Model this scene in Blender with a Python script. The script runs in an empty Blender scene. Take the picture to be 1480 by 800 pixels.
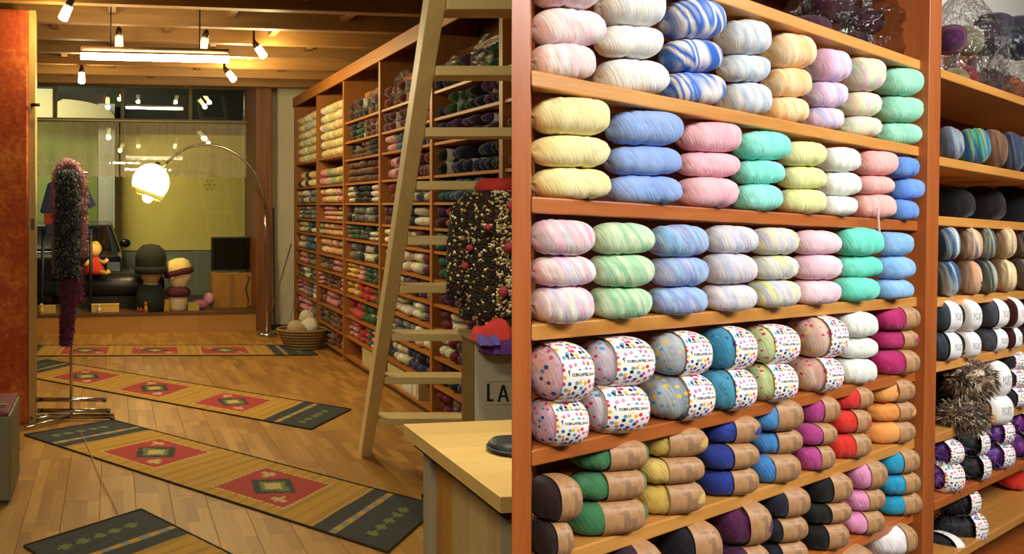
import bpy, math, random
from mathutils import Vector, Matrix, Euler

# ---------------------------------------------------------------- camera, world, lights, exposure
SC = bpy.context.scene
COL = SC.collection
F, PU, PV, CZ = 1300.0, 370.0, 296.0, 1.6          # focal length, optical axis and eye height of the level shift-lens camera
THETA = math.atan(0.16)                            # the shop room is turned by this much against the camera axis
EP = Vector((math.cos(THETA), math.sin(THETA), 0))  # across the shop
ED = Vector((-math.sin(THETA), math.cos(THETA), 0))  # along the shop
def RW(p, d, z=0.0): return EP * p + ED * d + Vector((0, 0, z))

cam_data = bpy.data.cameras.new('camera')
cam = bpy.data.objects.new('camera', cam_data); COL.objects.link(cam)
cam.location = (0, 0, CZ); cam.rotation_euler = (math.pi / 2, 0, 0)
cam_data.sensor_width = 36.0; cam_data.lens = F * 36.0 / 1480.0
cam_data.shift_x = 0.25; cam_data.shift_y = (PV - 400.0) / 1480.0
cam_data.clip_start = 0.05; cam_data.clip_end = 200
SC.camera = cam
SC.view_settings.view_transform = 'Standard'; SC.view_settings.look = 'None'
SC.view_settings.gamma = 1.0; SC.view_settings.use_curve_mapping = False
SC.view_settings.exposure = 0.0
w = bpy.data.worlds.new('night'); SC.world = w; w.use_nodes = True
w.node_tree.nodes['Background'].inputs[0].default_value = (0.30, 0.27, 0.22, 1)
w.node_tree.nodes['Background'].inputs[1].default_value = 0.10

def area(name, loc, target, sx, sy, power, color, spread=180):
    l = bpy.data.lights.new(name, 'AREA'); l.shape = 'RECTANGLE'; l.size = sx; l.size_y = sy
    l.energy = power; l.color = color; l.spread = math.radians(spread)
    o = bpy.data.objects.new(name, l); COL.objects.link(o); o.location = loc
    d = Vector(target) - Vector(loc); o.rotation_euler = d.to_track_quat('-Z', 'Y').to_euler()
    return o
def point(name, loc, power, color, r=0.03):
    l = bpy.data.lights.new(name, 'POINT'); l.energy = power; l.color = color; l.shadow_soft_size = r
    o = bpy.data.objects.new(name, l); COL.objects.link(o); o.location = loc
    return o
WARM = (1.0, 0.78, 0.38)
# unseen white fill added before the bookcase, its own bays shade the shop behind
area('bookcase_fill', (2.35, 0.10, 2.85), (1.25, 2.0, 1.30), 1.2, 0.6, 74, (1.0, 0.97, 0.93))
area('bookcase_fill_second', (3.4, 1.5, 2.75), (2.3, 2.9, 1.4), 1.0, 0.6, 52, (1.0, 0.97, 0.93))
# unseen tube-shaped fill lights added behind the camera
area('rear_tube', RW(-0.9, 1.6, 3.0), RW(-0.5, 4.2, 0.0), 1.3, 0.07, 38, (1.0, 0.88, 0.54))
area('rear_tube_second', RW(-0.2, -0.8, 3.0), RW(0.6, 3.5, 0.8), 1.3, 0.07, 52, (1.0, 0.90, 0.62))
area('counter_fill', (0.72, 2.95, 2.8), (0.78, 2.9, 0.8), 0.2, 0.2, 8.5, (1.0, 0.90, 0.66), 90)  # unseen fill light added over the table to brighten it

# ---------------------------------------------------------------- helpers
RND = random.Random(7)
def lin(c):
    if isinstance(c, str):
        c = c.lstrip('#'); c = [int(c[i:i + 2], 16) / 255 for i in (0, 2, 4)]
    return tuple((x / 12.92 if x <= 0.04045 else ((x + 0.055) / 1.055) ** 2.4) for x in c[:3]) + (1.0,)

def ray(u, v, Y): return Vector(((u - PU) / F * Y, Y, CZ - (v - PV) / F * Y))
def floor_at(u, v, z=0.0): return ray(u, v, F * (CZ - z) / (v - PV))
def room_at(u, v, d):
    """room coordinates (p, d, z) of a photograph pixel on the cross plane d"""
    r = (u - PU) / F; Y = d / (ED.x * r + ED.y)
    q = ray(u, v, Y); return (q.x * EP.x + q.y * EP.y, d, q.z)
def to_room(q): return (q.x * EP.x + q.y * EP.y, q.x * ED.x + q.y * ED.y, q.z)

def set_parent(o, parent, keep=True):
    if parent is None: return
    o.parent = parent
    if keep:
        m = Matrix.Identity(4); chain = []
        q = parent
        while q: chain.append(q); q = q.parent
        for q in reversed(chain):
            m = m @ (q.matrix_parent_inverse if q.parent else Matrix.Identity(4)) @ q.matrix_basis
        o.matrix_parent_inverse = m.inverted()

def tag(o, label=None, cat=None, group=None, kind=None):
    if label: o['label'] = label
    if cat: o['category'] = cat
    if group: o['group'] = group
    if kind: o['kind'] = kind
    return o
def thing(name, label, cat, loc=(0, 0, 0), rotz=0.0, group=None):
    o = bpy.data.objects.new(name, None); COL.objects.link(o); o.empty_display_size = 0.05
    o.location = loc; o.rotation_euler = (0, 0, rotz)
    return tag(o, label, cat, group)

class MB:
    """collects shapes into one mesh"""
    def __init__(s, M=None): s.v = []; s.f = []; s.m = []; s.s = []; s.M = M
    def add(s, vs, fs, m=0, smooth=False):
        o = len(s.v)
        s.v += [tuple(s.M @ Vector(p)) if s.M else tuple(p) for p in vs]
        for f in fs: s.f.append(tuple(i + o for i in f)); s.m.append(m); s.s.append(smooth)
        return s
    def hexa(s, p, m=0):
        return s.add(p, [(0, 3, 2, 1), (4, 5, 6, 7), (0, 1, 5, 4), (1, 2, 6, 5), (2, 3, 7, 6), (3, 0, 4, 7)], m)
    def box(s, x0, x1, y0, y1, z0, z1, m=0):
        return s.hexa([(x0, y0, z0), (x1, y0, z0), (x1, y1, z0), (x0, y1, z0), (x0, y0, z1), (x1, y0, z1), (x1, y1, z1), (x0, y1, z1)], m)
    def plank(s, x0, x1, y0, y1, z0, z1, b=0.003, m=0):
        vs = [(x0, y0, z0), (x1, y0, z0), (x1, y1, z0), (x0, y1, z0), (x0, y0, z1 - b), (x1, y0, z1 - b), (x1, y1, z1 - b), (x0, y1, z1 - b),
              (x0 + b, y0 + b, z1), (x1 - b, y0 + b, z1), (x1 - b, y1 - b, z1), (x0 + b, y1 - b, z1)]
        fs = [(0, 1, 5, 4), (1, 2, 6, 5), (2, 3, 7, 6), (3, 0, 4, 7), (4, 5, 9, 8), (5, 6, 10, 9), (6, 7, 11, 10), (7, 4, 8, 11), (8, 9, 10, 11)]
        return s.add(vs, fs, m)
    def tube(s, pts, r, seg=10, m=0, caps=True, flat=1.0):
        pts = [Vector(p) for p in pts]; n = len(pts)
        rs = r if isinstance(r, (list, tuple)) else [r] * n
        vs = []; up = None
        for i, p in enumerate(pts):
            t = (pts[min(i + 1, n - 1)] - pts[max(i - 1, 0)]).normalized()
            if up is None:
                up = Vector((0, 0, 1)) if abs(t.z) < 0.9 else Vector((0, 1, 0))
            a = t.cross(up)
            if a.length < 1e-5: a = t.cross(Vector((1, 0, 0)))
            a.normalize(); b = a.cross(t); up = b
            for k in range(seg):
                th = 2 * math.pi * k / seg
                vs.append(p + a * (math.cos(th) * rs[i]) + b * (math.sin(th) * rs[i] * flat))
        fs = []
        for i in range(n - 1):
            for k in range(seg):
                k2 = (k + 1) % seg
                fs.append((i * seg + k, i * seg + k2, (i + 1) * seg + k2, (i + 1) * seg + k))
        s.add(vs, fs, m, True)
        if caps:
            o = len(s.v) - len(vs)
            s.f.append(tuple(o + k for k in reversed(range(seg)))); s.m.append(m); s.s.append(False)
            s.f.append(tuple(o + (n - 1) * seg + k for k in range(seg))); s.m.append(m); s.s.append(False)
        return s
    def lathe(s, prof, seg=20, c=(0, 0, 0), m=0, sx=1.0, sy=1.0):
        vs = []; n = len(prof)
        for (r, z) in prof:
            for k in range(seg):
                th = 2 * math.pi * k / seg
                vs.append((c[0] + r * sx * math.cos(th), c[1] + r * sy * math.sin(th), c[2] + z))
        fs = [(i * seg + k, i * seg + (k + 1) % seg, (i + 1) * seg + (k + 1) % seg, (i + 1) * seg + k) for i in range(n - 1) for k in range(seg)]
        return s.add(vs, fs, m, True)
    def ball(s, c, rx, ry=None, rz=None, seg=16, rings=10, m=0, wob=0.0, rnd=None):
        ry = ry or rx; rz = rz or rx; vs = []
        for i in range(rings + 1):
            ph = math.pi * i / rings
            for k in range(seg):
                th = 2 * math.pi * k / seg
                q = 1 + (rnd.uniform(-wob, wob) if rnd else 0)
                vs.append((c[0] + rx * q * math.sin(ph) * math.cos(th), c[1] + ry * q * math.sin(ph) * math.sin(th), c[2] - rz * q * math.cos(ph)))
        fs = [(i * seg + k, i * seg + (k + 1) % seg, (i + 1) * seg + (k + 1) % seg, (i + 1) * seg + k) for i in range(rings) for k in range(seg)]
        return s.add(vs, fs, m, True)
    def prism(s, poly, y0, y1, m=0):
        """polygon in x,z pushed from y0 to y1"""
        n = len(poly)
        vs = [(x, y0, z) for x, z in poly] + [(x, y1, z) for x, z in poly]
        fs = [tuple(range(n)), tuple(reversed(range(n, 2 * n)))] + [((i + 1) % n, i, n + i, n + (i + 1) % n) for i in range(n)]
        return s.add(vs, fs, m)
    def mesh(s, name, mats):
        me = bpy.data.meshes.new(name); me.from_pydata(s.v, [], s.f)
        for q in (mats if isinstance(mats, (list, tuple)) else [mats]): me.materials.append(q)
        me.polygons.foreach_set('material_index', s.m); me.polygons.foreach_set('use_smooth', s.s)
        me.update(); return me
    def build(s, name, mats, parent=None, loc=(0, 0, 0), rotz=0.0, bevel=0.0, kind=None, keep=False):
        """one object; with a parent, loc is in the parent's frame unless keep"""
        o = bpy.data.objects.new(name, s.mesh(name, mats)); COL.objects.link(o)
        o.location = loc; o.rotation_euler = (0, 0, rotz)
        set_parent(o, parent, keep)
        if bevel:
            b = o.modifiers.new('edges', 'BEVEL'); b.width = bevel; b.segments = 2; b.limit_method = 'ANGLE'; b.angle_limit = math.radians(40)
        if kind: o['kind'] = kind
        return o

# ---------------------------------------------------------------- materials
def new_mat(name):
    m = bpy.data.materials.new(name); m.use_nodes = True
    nt = m.node_tree; return m, nt, nt.nodes['Principled BSDF']
def node(nt, kind, **kw):
    n = nt.nodes.new(kind)
    for k, v in kw.items():
        if k.startswith('in_'):
            key = k[3:]; n.inputs[int(key) if key.isdigit() else key].default_value = v
        else: setattr(n, k, v)
    return n
def ramp(nt, stops, fac, interp='LINEAR'):
    r = nt.nodes.new('ShaderNodeValToRGB'); r.color_ramp.interpolation = interp
    e = r.color_ramp.elements
    while len(e) < len(stops): e.new(0.5)
    for i, (p, c) in enumerate(stops): e[i].position = p; e[i].color = lin(c) if isinstance(c, str) else c
    nt.links.new(fac, r.inputs[0]); return r
def mix(nt, a, b, fac, mode='MIX'):
    n = node(nt, 'ShaderNodeMix', data_type='RGBA', blend_type=mode)
    for sock, val in ((n.inputs[6], a), (n.inputs[7], b), (n.inputs[0], fac)):
        if hasattr(val, 'is_output'): nt.links.new(val, sock)
        else: sock.default_value = val
    return n.outputs[2]
def math_n(nt, op, a, b=None, clamp=False):
    n = node(nt, 'ShaderNodeMath', operation=op, use_clamp=clamp)
    for i, val in enumerate((a, b)):
        if val is None: continue
        if hasattr(val, 'is_output'): nt.links.new(val, n.inputs[i])
        else: n.inputs[i].default_value = val
    return n.outputs[0]
def bump(nt, b, height, strength=0.3, dist=0.01):
    n = node(nt, 'ShaderNodeBump'); n.inputs['Strength'].default_value = strength; n.inputs['Distance'].default_value = dist
    nt.links.new(height, n.inputs['Height']); nt.links.new(n.outputs[0], b.inputs['Normal'])

MATS = {}
def plain(name, c, rough=0.6, metal=0.0, emit=None, es=1.0, noise=0.0, nscale=20, alpha=1.0, bumps=0.0, coat=0.0):
    if name in MATS: return MATS[name]
    m, nt, b = new_mat(name)
    b.inputs['Base Color'].default_value = lin(c); b.inputs['Roughness'].default_value = rough; b.inputs['Metallic'].default_value = metal
    if coat: b.inputs['Coat Weight'].default_value = coat
    if noise or bumps:
        tc = node(nt, 'ShaderNodeTexCoord'); nz = node(nt, 'ShaderNodeTexNoise', in_Scale=nscale, in_Detail=4.0)
        nt.links.new(tc.outputs['Object'], nz.inputs['Vector'])
        if noise:
            k = lin(c); r = ramp(nt, [(0.3, tuple(x * (1 - noise) for x in k[:3]) + (1,)), (0.7, tuple(min(1, x * (1 + noise)) for x in k[:3]) + (1,))], nz.outputs[0])
            nt.links.new(r.outputs[0], b.inputs['Base Color'])
        if bumps: bump(nt, b, nz.outputs[0], bumps)
    if emit:
        b.inputs['Emission Color'].default_value = lin(emit); b.inputs['Emission Strength'].default_value = es
    MATS[name] = m; return m

def wood(name, light, dark, axis='X', scale=1.0, rough=0.45, contrast=1.0, coat=0.0, use='Object', rand=0.25):
    """grain that runs along one axis of the object"""
    if name in MATS: return MATS[name]
    m, nt, b = new_mat(name)
    tc = node(nt, 'ShaderNodeTexCoord'); oi = node(nt, 'ShaderNodeObjectInfo')
    mp = node(nt, 'ShaderNodeMapping')
    s = {'X': (1.2, 14, 14), 'Y': (14, 1.2, 14), 'Z': (14, 14, 1.2)}[axis]
    mp.inputs['Scale'].default_value = [q * scale for q in s]
    ad = node(nt, 'ShaderNodeVectorMath', operation='ADD'); sc = node(nt, 'ShaderNodeVectorMath', operation='SCALE'); sc.inputs['Scale'].default_value = 37.0
    cx = node(nt, 'ShaderNodeCombineXYZ')
    for i in range(3): nt.links.new(oi.outputs['Random'], cx.inputs[i])
    nt.links.new(cx.outputs[0], sc.inputs[0]); nt.links.new(tc.outputs[use], mp.inputs[0])
    nt.links.new(mp.outputs[0], ad.inputs[0]); nt.links.new(sc.outputs[0], ad.inputs[1])
    n1 = node(nt, 'ShaderNodeTexNoise', in_Scale=1.0, in_Detail=5.0, in_Roughness=0.6, in_Distortion=0.6)
    nt.links.new(ad.outputs[0], n1.inputs['Vector'])
    n2 = node(nt, 'ShaderNodeTexNoise', in_Scale=4.5, in_Detail=3.0); nt.links.new(ad.outputs[0], n2.inputs['Vector'])
    h = 0.25 / contrast
    r = ramp(nt, [(0.5 - h, dark), (0.5 + h, light)], n1.outputs[0])
    c2 = mix(nt, r.outputs[0], lin(dark), math_n(nt, 'MULTIPLY', n2.outputs[0], 0.28))
    hv = node(nt, 'ShaderNodeHueSaturation')
    v = math_n(nt, 'ADD', math_n(nt, 'MULTIPLY', oi.outputs['Random'], rand), 1 - rand / 2)
    nt.links.new(v, hv.inputs['Value']); nt.links.new(c2, hv.inputs['Color'])
    nt.links.new(hv.outputs[0], b.inputs['Base Color']); b.inputs['Roughness'].default_value = rough
    if coat: b.inputs['Coat Weight'].default_value = coat; b.inputs['Coat Roughness'].default_value = 0.25
    bump(nt, b, n2.outputs[0], 0.12, 0.004)
    MATS[name] = m; return m

def yarn(name, cols, stripe=5.0, fuzz=0.35, slant=0.22, sharp=0.0, strand=70.0, spot=None):
    """wound yarn: colour changes and strands run round the local x axis, on a slant"""
    key = 'yarn_' + name
    if key in MATS: return MATS[key]
    m, nt, b = new_mat(key)
    tc = node(nt, 'ShaderNodeTexCoord'); oi = node(nt, 'ShaderNodeObjectInfo')
    rot = node(nt, 'ShaderNodeMapping'); rot.inputs['Rotation'].default_value = (0.0, slant, slant * 0.4)
    nt.links.new(tc.outputs['Object'], rot.inputs[0])
    off = node(nt, 'ShaderNodeCombineXYZ'); rr = math_n(nt, 'MULTIPLY', oi.outputs['Random'], 60.0)
    for i in range(3): nt.links.new(rr, off.inputs[i])
    def field(sx, sy, detail, dist):
        mp = node(nt, 'ShaderNodeMapping'); mp.inputs['Scale'].default_value = (sx, sy, sy)
        nt.links.new(rot.outputs[0], mp.inputs[0])
        ad = node(nt, 'ShaderNodeVectorMath', operation='ADD'); nt.links.new(mp.outputs[0], ad.inputs[0]); nt.links.new(off.outputs[0], ad.inputs[1])
        nz = node(nt, 'ShaderNodeTexNoise', in_Scale=1.0, in_Detail=detail, in_Distortion=dist); nt.links.new(ad.outputs[0], nz.inputs['Vector'])
        return nz.outputs[0]
    big = field(stripe * 0.62, 0.32, 1.0, 0.25)
    n = len(cols)
    if n == 1:
        k = lin(cols[0]); st = [(0.3, tuple(x * 0.86 for x in k[:3]) + (1,)), (0.7, tuple(min(1, x * 1.1) for x in k[:3]) + (1,))]
    else:
        a, z = (0.36, 0.64) if n < 5 else (0.30, 0.70); st = [(a + (z - a) * i / (n - 1), c) for i, c in enumerate(cols)]
    r = ramp(nt, st, big, 'EASE' if sharp else 'LINEAR')
    fine = field(strand, 1.6, 3.0, 0.5)
    dark = ramp(nt, [(0.30, (0.66, 0.66, 0.66, 1)), (0.58, (1, 1, 1, 1))], fine)
    c = mix(nt, r.outputs[0], dark.outputs[0], 0.55, 'MULTIPLY')
    if spot:
        vo = node(nt, 'ShaderNodeTexVoronoi', in_Scale=8.5); nt.links.new(tc.outputs['Object'], vo.inputs['Vector'])
        sp = ramp(nt, [(i / len(spot), q) for i, q in enumerate(spot)], math_n(nt, 'FRACT', math_n(nt, 'MULTIPLY', vo.outputs['Color'], 3.7)), 'CONSTANT')
        c = mix(nt, c, sp.outputs[0], math_n(nt, 'LESS_THAN', vo.outputs['Distance'], 0.36))
    nt.links.new(c, b.inputs['Base Color']); b.inputs['Roughness'].default_value = 0.85
    b.inputs['Sheen Weight'].default_value = fuzz * 0.4; b.inputs['Sheen Roughness'].default_value = 0.5
    b.inputs['Specular IOR Level'].default_value = 0.2
    bump(nt, b, fine, 0.35, 0.012)
    MATS[key] = m; return m

def paper_tan():
    m, nt, b = new_mat('tan_paper')
    uv = node(nt, 'ShaderNodeUVMap'); uv.uv_map = 'UVMap'
    sp = node(nt, 'ShaderNodeSeparateXYZ'); nt.links.new(uv.outputs[0], sp.inputs[0])
    def inside(o, a, z): return math_n(nt, 'MULTIPLY', math_n(nt, 'GREATER_THAN', o, a), math_n(nt, 'LESS_THAN', o, z))
    U, V = sp.outputs[0], sp.outputs[1]
    def rect(a, z, c, d): return math_n(nt, 'MULTIPLY', inside(U, a, z), inside(V, c, d))
    # the print on the sleeve: an animal-like emblem of body, neck and legs over a faint line of type
    emb = rect(0.44, 0.58, 0.44, 0.585)
    for q in (rect(0.44, 0.76, 0.455, 0.515), rect(0.46, 0.54, 0.42, 0.46), rect(0.66, 0.74, 0.42, 0.47), rect(0.36, 0.46, 0.55, 0.575)):
        emb = math_n(nt, 'MAXIMUM', emb, q)
    oi = node(nt, 'ShaderNodeObjectInfo')
    nz = node(nt, 'ShaderNodeTexNoise', in_Scale=38.0, in_Detail=2.0); nt.links.new(uv.outputs[0], nz.inputs['Vector'])
    ink = math_n(nt, 'MULTIPLY', emb, math_n(nt, 'ADD', math_n(nt, 'MULTIPLY', nz.outputs[0], 0.8), 0.15))
    mp = node(nt, 'ShaderNodeMapping'); mp.inputs['Scale'].default_value = (60, 20, 1); nt.links.new(uv.outputs[0], mp.inputs[0])
    tn = node(nt, 'ShaderNodeTexNoise', in_Scale=1.0, in_Detail=1.0); nt.links.new(mp.outputs[0], tn.inputs['Vector'])
    line = math_n(nt, 'MULTIPLY', rect(0.2, 0.86, 0.605, 0.622), math_n(nt, 'GREATER_THAN', tn.outputs[0], 0.48))
    ink = math_n(nt, 'MAXIMUM', ink, math_n(nt, 'MULTIPLY', line, 0.75))
    ng = node(nt, 'ShaderNodeTexNoise', in_Scale=9.0, in_Detail=5.0); nt.links.new(uv.outputs[0], ng.inputs['Vector'])
    base = ramp(nt, [(0.3, '#a0754c'), (0.7, '#b58a60')], ng.outputs[0])
    c = mix(nt, base.outputs[0], lin('#5c5048'), math_n(nt, 'MULTIPLY', ink, 0.75))
    nt.links.new(c, b.inputs['Base Color']); b.inputs['Roughness'].default_value = 0.55
    return m
def paper_dots(name='dotted_paper', base='#f4f1ee', scale=(8, 30), cols=('#d8324a', '#2c4fb0', '#f0b428', '#26262c', '#e05a9a', '#4fa3d8', '#f3efe8'), size=0.34, face=True):
    m, nt, b = new_mat(name)
    uv = node(nt, 'ShaderNodeUVMap'); uv.uv_map = 'UVMap'
    mp = node(nt, 'ShaderNodeMapping'); mp.inputs['Scale'].default_value = (scale[0], scale[1], 1); nt.links.new(uv.outputs[0], mp.inputs[0])
    vo = node(nt, 'ShaderNodeTexVoronoi', in_Scale=1.0, in_Randomness=0.75, voronoi_dimensions='2D'); nt.links.new(mp.outputs[0], vo.inputs['Vector'])
    sx = node(nt, 'ShaderNodeSeparateColor'); nt.links.new(vo.outputs['Color'], sx.inputs[0])
    rp = ramp(nt, [(i / len(cols), q) for i, q in enumerate(cols)], sx.outputs[0], 'CONSTANT')
    c = mix(nt, lin(base), rp.outputs[0], math_n(nt, 'LESS_THAN', vo.outputs['Distance'], size))
    if face:
        sp = node(nt, 'ShaderNodeSeparateXYZ'); nt.links.new(uv.outputs[0], sp.inputs[0])
        U, V = sp.outputs[0], sp.outputs[1]
        def inside(o, a, z): return math_n(nt, 'MULTIPLY', math_n(nt, 'GREATER_THAN', o, a), math_n(nt, 'LESS_THAN', o, z))
        m2 = node(nt, 'ShaderNodeMapping'); m2.inputs['Scale'].default_value = (40, 60, 1); nt.links.new(uv.outputs[0], m2.inputs[0])
        tn = node(nt, 'ShaderNodeTexNoise', in_Scale=1.0, in_Detail=1.0); nt.links.new(m2.outputs[0], tn.inputs['Vector'])
        word = math_n(nt, 'MULTIPLY', math_n(nt, 'MULTIPLY', inside(U, 0.2, 0.85), inside(V, 0.512, 0.530)), math_n(nt, 'GREATER_THAN', tn.outputs[0], 0.46))
        small = math_n(nt, 'MULTIPLY', math_n(nt, 'MULTIPLY', inside(U, 0.15, 0.9), inside(V, 0.60, 0.612)), math_n(nt, 'GREATER_THAN', tn.outputs[0], 0.46))
        band = math_n(nt, 'MULTIPLY', inside(U, 0.15, 0.92), inside(V, 0.495, 0.545))
        c = mix(nt, c, lin(base), band)
        c = mix(nt, c, lin('#5a5660'), math_n(nt, 'MAXIMUM', word, small))
    nt.links.new(c, b.inputs['Base Color']); b.inputs['Roughness'].default_value = 0.4
    return m
def paper_white():
    m, nt, b = new_mat('white_paper')
    uv = node(nt, 'ShaderNodeUVMap'); uv.uv_map = 'UVMap'
    m2 = node(nt, 'ShaderNodeMapping'); m2.inputs['Scale'].default_value = (26, 40, 1); nt.links.new(uv.outputs[0], m2.inputs[0])
    tn = node(nt, 'ShaderNodeTexNoise', in_Scale=1.0, in_Detail=1.0); nt.links.new(m2.outputs[0], tn.inputs['Vector'])
    sp = node(nt, 'ShaderNodeSeparateXYZ'); nt.links.new(uv.outputs[0], sp.inputs[0])
    def inside(o, a, z): return math_n(nt, 'MULTIPLY', math_n(nt, 'GREATER_THAN', o, a), math_n(nt, 'LESS_THAN', o, z))
    k = math_n(nt, 'MULTIPLY', math_n(nt, 'MULTIPLY', inside(sp.outputs[0], 0.25, 0.75), inside(sp.outputs[1], 0.46, 0.54)), math_n(nt, 'GREATER_THAN', tn.outputs[0], 0.52))
    c = mix(nt, lin('#e6e4e4'), lin('#8b8790'), k)
    nt.links.new(c, b.inputs['Base Color']); b.inputs['Roughness'].default_value = 0.45
    return m
def film():
    """crinkled clear bag film"""
    m, nt, b = new_mat('clear_film')
    out = nt.nodes['Material Output']; nt.nodes.remove(b)
    t = node(nt, 'ShaderNodeBsdfTransparent'); t.inputs[0].default_value = (0.93, 0.93, 0.93, 1)
    g = node(nt, 'ShaderNodeBsdfGlossy'); g.inputs['Roughness'].default_value = 0.12
    tc = node(nt, 'ShaderNodeTexCoord'); vo = node(nt, 'ShaderNodeTexNoise', in_Scale=6.0, in_Detail=3.0, in_Distortion=1.5); nt.links.new(tc.outputs['Object'], vo.inputs['Vector'])
    bp = node(nt, 'ShaderNodeBump'); bp.inputs['Strength'].default_value = 1.0; bp.inputs['Distance'].default_value = 0.03
    nt.links.new(vo.outputs[0], bp.inputs['Height']); nt.links.new(bp.outputs[0], g.inputs['Normal'])
    fr = node(nt, 'ShaderNodeFresnel'); fr.inputs[0].default_value = 1.35; nt.links.new(bp.outputs[0], fr.inputs['Normal'])
    mx = node(nt, 'ShaderNodeMixShader'); nt.links.new(math_n(nt, 'ADD', math_n(nt, 'MULTIPLY', fr.outputs[0], 0.6), 0.06), mx.inputs[0])
    nt.links.new(t.outputs[0], mx.inputs[1]); nt.links.new(g.outputs[0], mx.inputs[2]); nt.links.new(mx.outputs[0], out.inputs[0])
    return m
def pane_glass():
    m, nt, b = new_mat('window_glass')
    out = nt.nodes['Material Output']; nt.nodes.remove(b)
    t = node(nt, 'ShaderNodeBsdfTransparent'); t.inputs[0].default_value = (0.96, 0.98, 0.96, 1)
    g = node(nt, 'ShaderNodeBsdfGlossy'); g.inputs['Roughness'].default_value = 0.0
    fr = node(nt, 'ShaderNodeFresnel'); fr.inputs[0].default_value = 1.6
    mx = node(nt, 'ShaderNodeMixShader'); nt.links.new(fr.outputs[0], mx.inputs[0])
    nt.links.new(t.outputs[0], mx.inputs[1]); nt.links.new(g.outputs[0], mx.inputs[2]); nt.links.new(mx.outputs[0], out.inputs[0])
    return m
def lace():
    """net curtain: threads with holes between, a row of dots above the hem"""
    m, nt, b = new_mat('lace_net')
    out = nt.nodes['Material Output']; nt.nodes.remove(b)
    t = node(nt, 'ShaderNodeBsdfTransparent'); d = node(nt, 'ShaderNodeBsdfDiffuse'); tr = node(nt, 'ShaderNodeBsdfTranslucent')
    d.inputs[0].default_value = lin('#d9cfb4'); tr.inputs[0].default_value = lin('#d9cfb4')
    m1 = node(nt, 'ShaderNodeMixShader', in_0=0.4); nt.links.new(d.outputs[0], m1.inputs[1]); nt.links.new(tr.outputs[0], m1.inputs[2])
    uv = node(nt, 'ShaderNodeUVMap'); uv.uv_map = 'UVMap'; sp = node(nt, 'ShaderNodeSeparateXYZ'); nt.links.new(uv.outputs[0], sp.inputs[0])
    U, V = sp.outputs[0], sp.outputs[1]
    st = node(nt, 'ShaderNodeTexNoise', in_Scale=1.0, in_Detail=3.0)
    mp = node(nt, 'ShaderNodeMapping'); mp.inputs['Scale'].default_value = (90, 2, 1); nt.links.new(uv.outputs[0], mp.inputs[0]); nt.links.new(mp.outputs[0], st.inputs['Vector'])
    dens = math_n(nt, 'ADD', math_n(nt, 'MULTIPLY', st.outputs[0], 0.5), 0.22)
    # hem pattern: open dots
    uu = math_n(nt, 'SUBTRACT', math_n(nt, 'FRACT', math_n(nt, 'MULTIPLY', U, 34.0)), 0.5)
    vv = math_n(nt, 'MULTIPLY', math_n(nt, 'SUBTRACT', V, 0.25), 9.0)
    rr = math_n(nt, 'ADD', math_n(nt, 'MULTIPLY', uu, uu), math_n(nt, 'MULTIPLY', vv, vv))
    hole = math_n(nt, 'LESS_THAN', rr, 0.07)
    hem = math_n(nt, 'LESS_THAN', V, 0.42)
    dens = math_n(nt, 'ADD', dens, math_n(nt, 'MULTIPLY', hem, 0.12))
    dens = math_n(nt, 'MULTIPLY', dens, math_n(nt, 'SUBTRACT', 1.0, math_n(nt, 'MULTIPLY', hole, 0.55)), True)
    mx = node(nt, 'ShaderNodeMixShader'); nt.links.new(dens, mx.inputs[0]); nt.links.new(t.outputs[0], mx.inputs[1]); nt.links.new(m1.outputs[0], mx.inputs[2])
    nt.links.new(mx.outputs[0], out.inputs[0]); return m
def vcol(name, rough=0.8, sheen=0.0, strand=0.0):
    """colour from the mesh's own dyed pattern"""
    m, nt, b = new_mat(name)
    a = node(nt, 'ShaderNodeVertexColor'); a.layer_name = 'dye'
    c = a.outputs[0]
    if strand:
        tc = node(nt, 'ShaderNodeTexCoord'); nz = node(nt, 'ShaderNodeTexNoise', in_Scale=strand, in_Detail=2.0); nt.links.new(tc.outputs['Object'], nz.inputs['Vector'])
        r = ramp(nt, [(0.3, (0.7, 0.7, 0.7, 1)), (0.6, (1, 1, 1, 1))], nz.outputs[0]); c = mix(nt, c, r.outputs[0], 0.7, 'MULTIPLY')
        bump(nt, b, nz.outputs[0], 0.3, 0.01)
    nt.links.new(c, b.inputs['Base Color']); b.inputs['Roughness'].default_value = rough; b.inputs['Sheen Weight'].default_value = sheen
    return m
def dye(o, cols):
    """cols: one linear colour per face"""
    me = o.data; at = me.color_attributes.new('dye', 'FLOAT_COLOR', 'CORNER')
    buf = []
    for p in me.polygons: buf += list(cols[p.index]) * p.loop_total
    at.data.foreach_set('color', buf)
# ================================================================ NEAR BOOKCASE (bright, full of wool)
BX, BY = 0.458, 1.5
ES = Vector((0.80455, 0.59394, 0)); NI = Vector((-0.59394, 0.80455, 0)); HS = math.atan2(ES.y, ES.x)
def SP(u, v, k=0.0):
    """point seen at a photograph pixel on the bookcase front, k behind it"""
    r = (u - PU) / F; Y = (k + NI.x * BX + NI.y * BY) / (NI.y + r * NI.x)
    return ray(u, v, Y)
def along(q): return (q.x - BX) * ES.x + (q.y - BY) * ES.y
def world_obj(mb, name, mats, loc, rotz, parent=None, bevel=0.0, kind=None):
    R = (Matrix.Translation(Vector(loc)) @ Matrix.Rotation(rotz, 4, 'Z')).inverted()
    mb.v = [tuple(R @ Vector(p)) for p in mb.v]
    return mb.build(name, mats, parent, loc, rotz, bevel, kind, keep=True)

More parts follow.
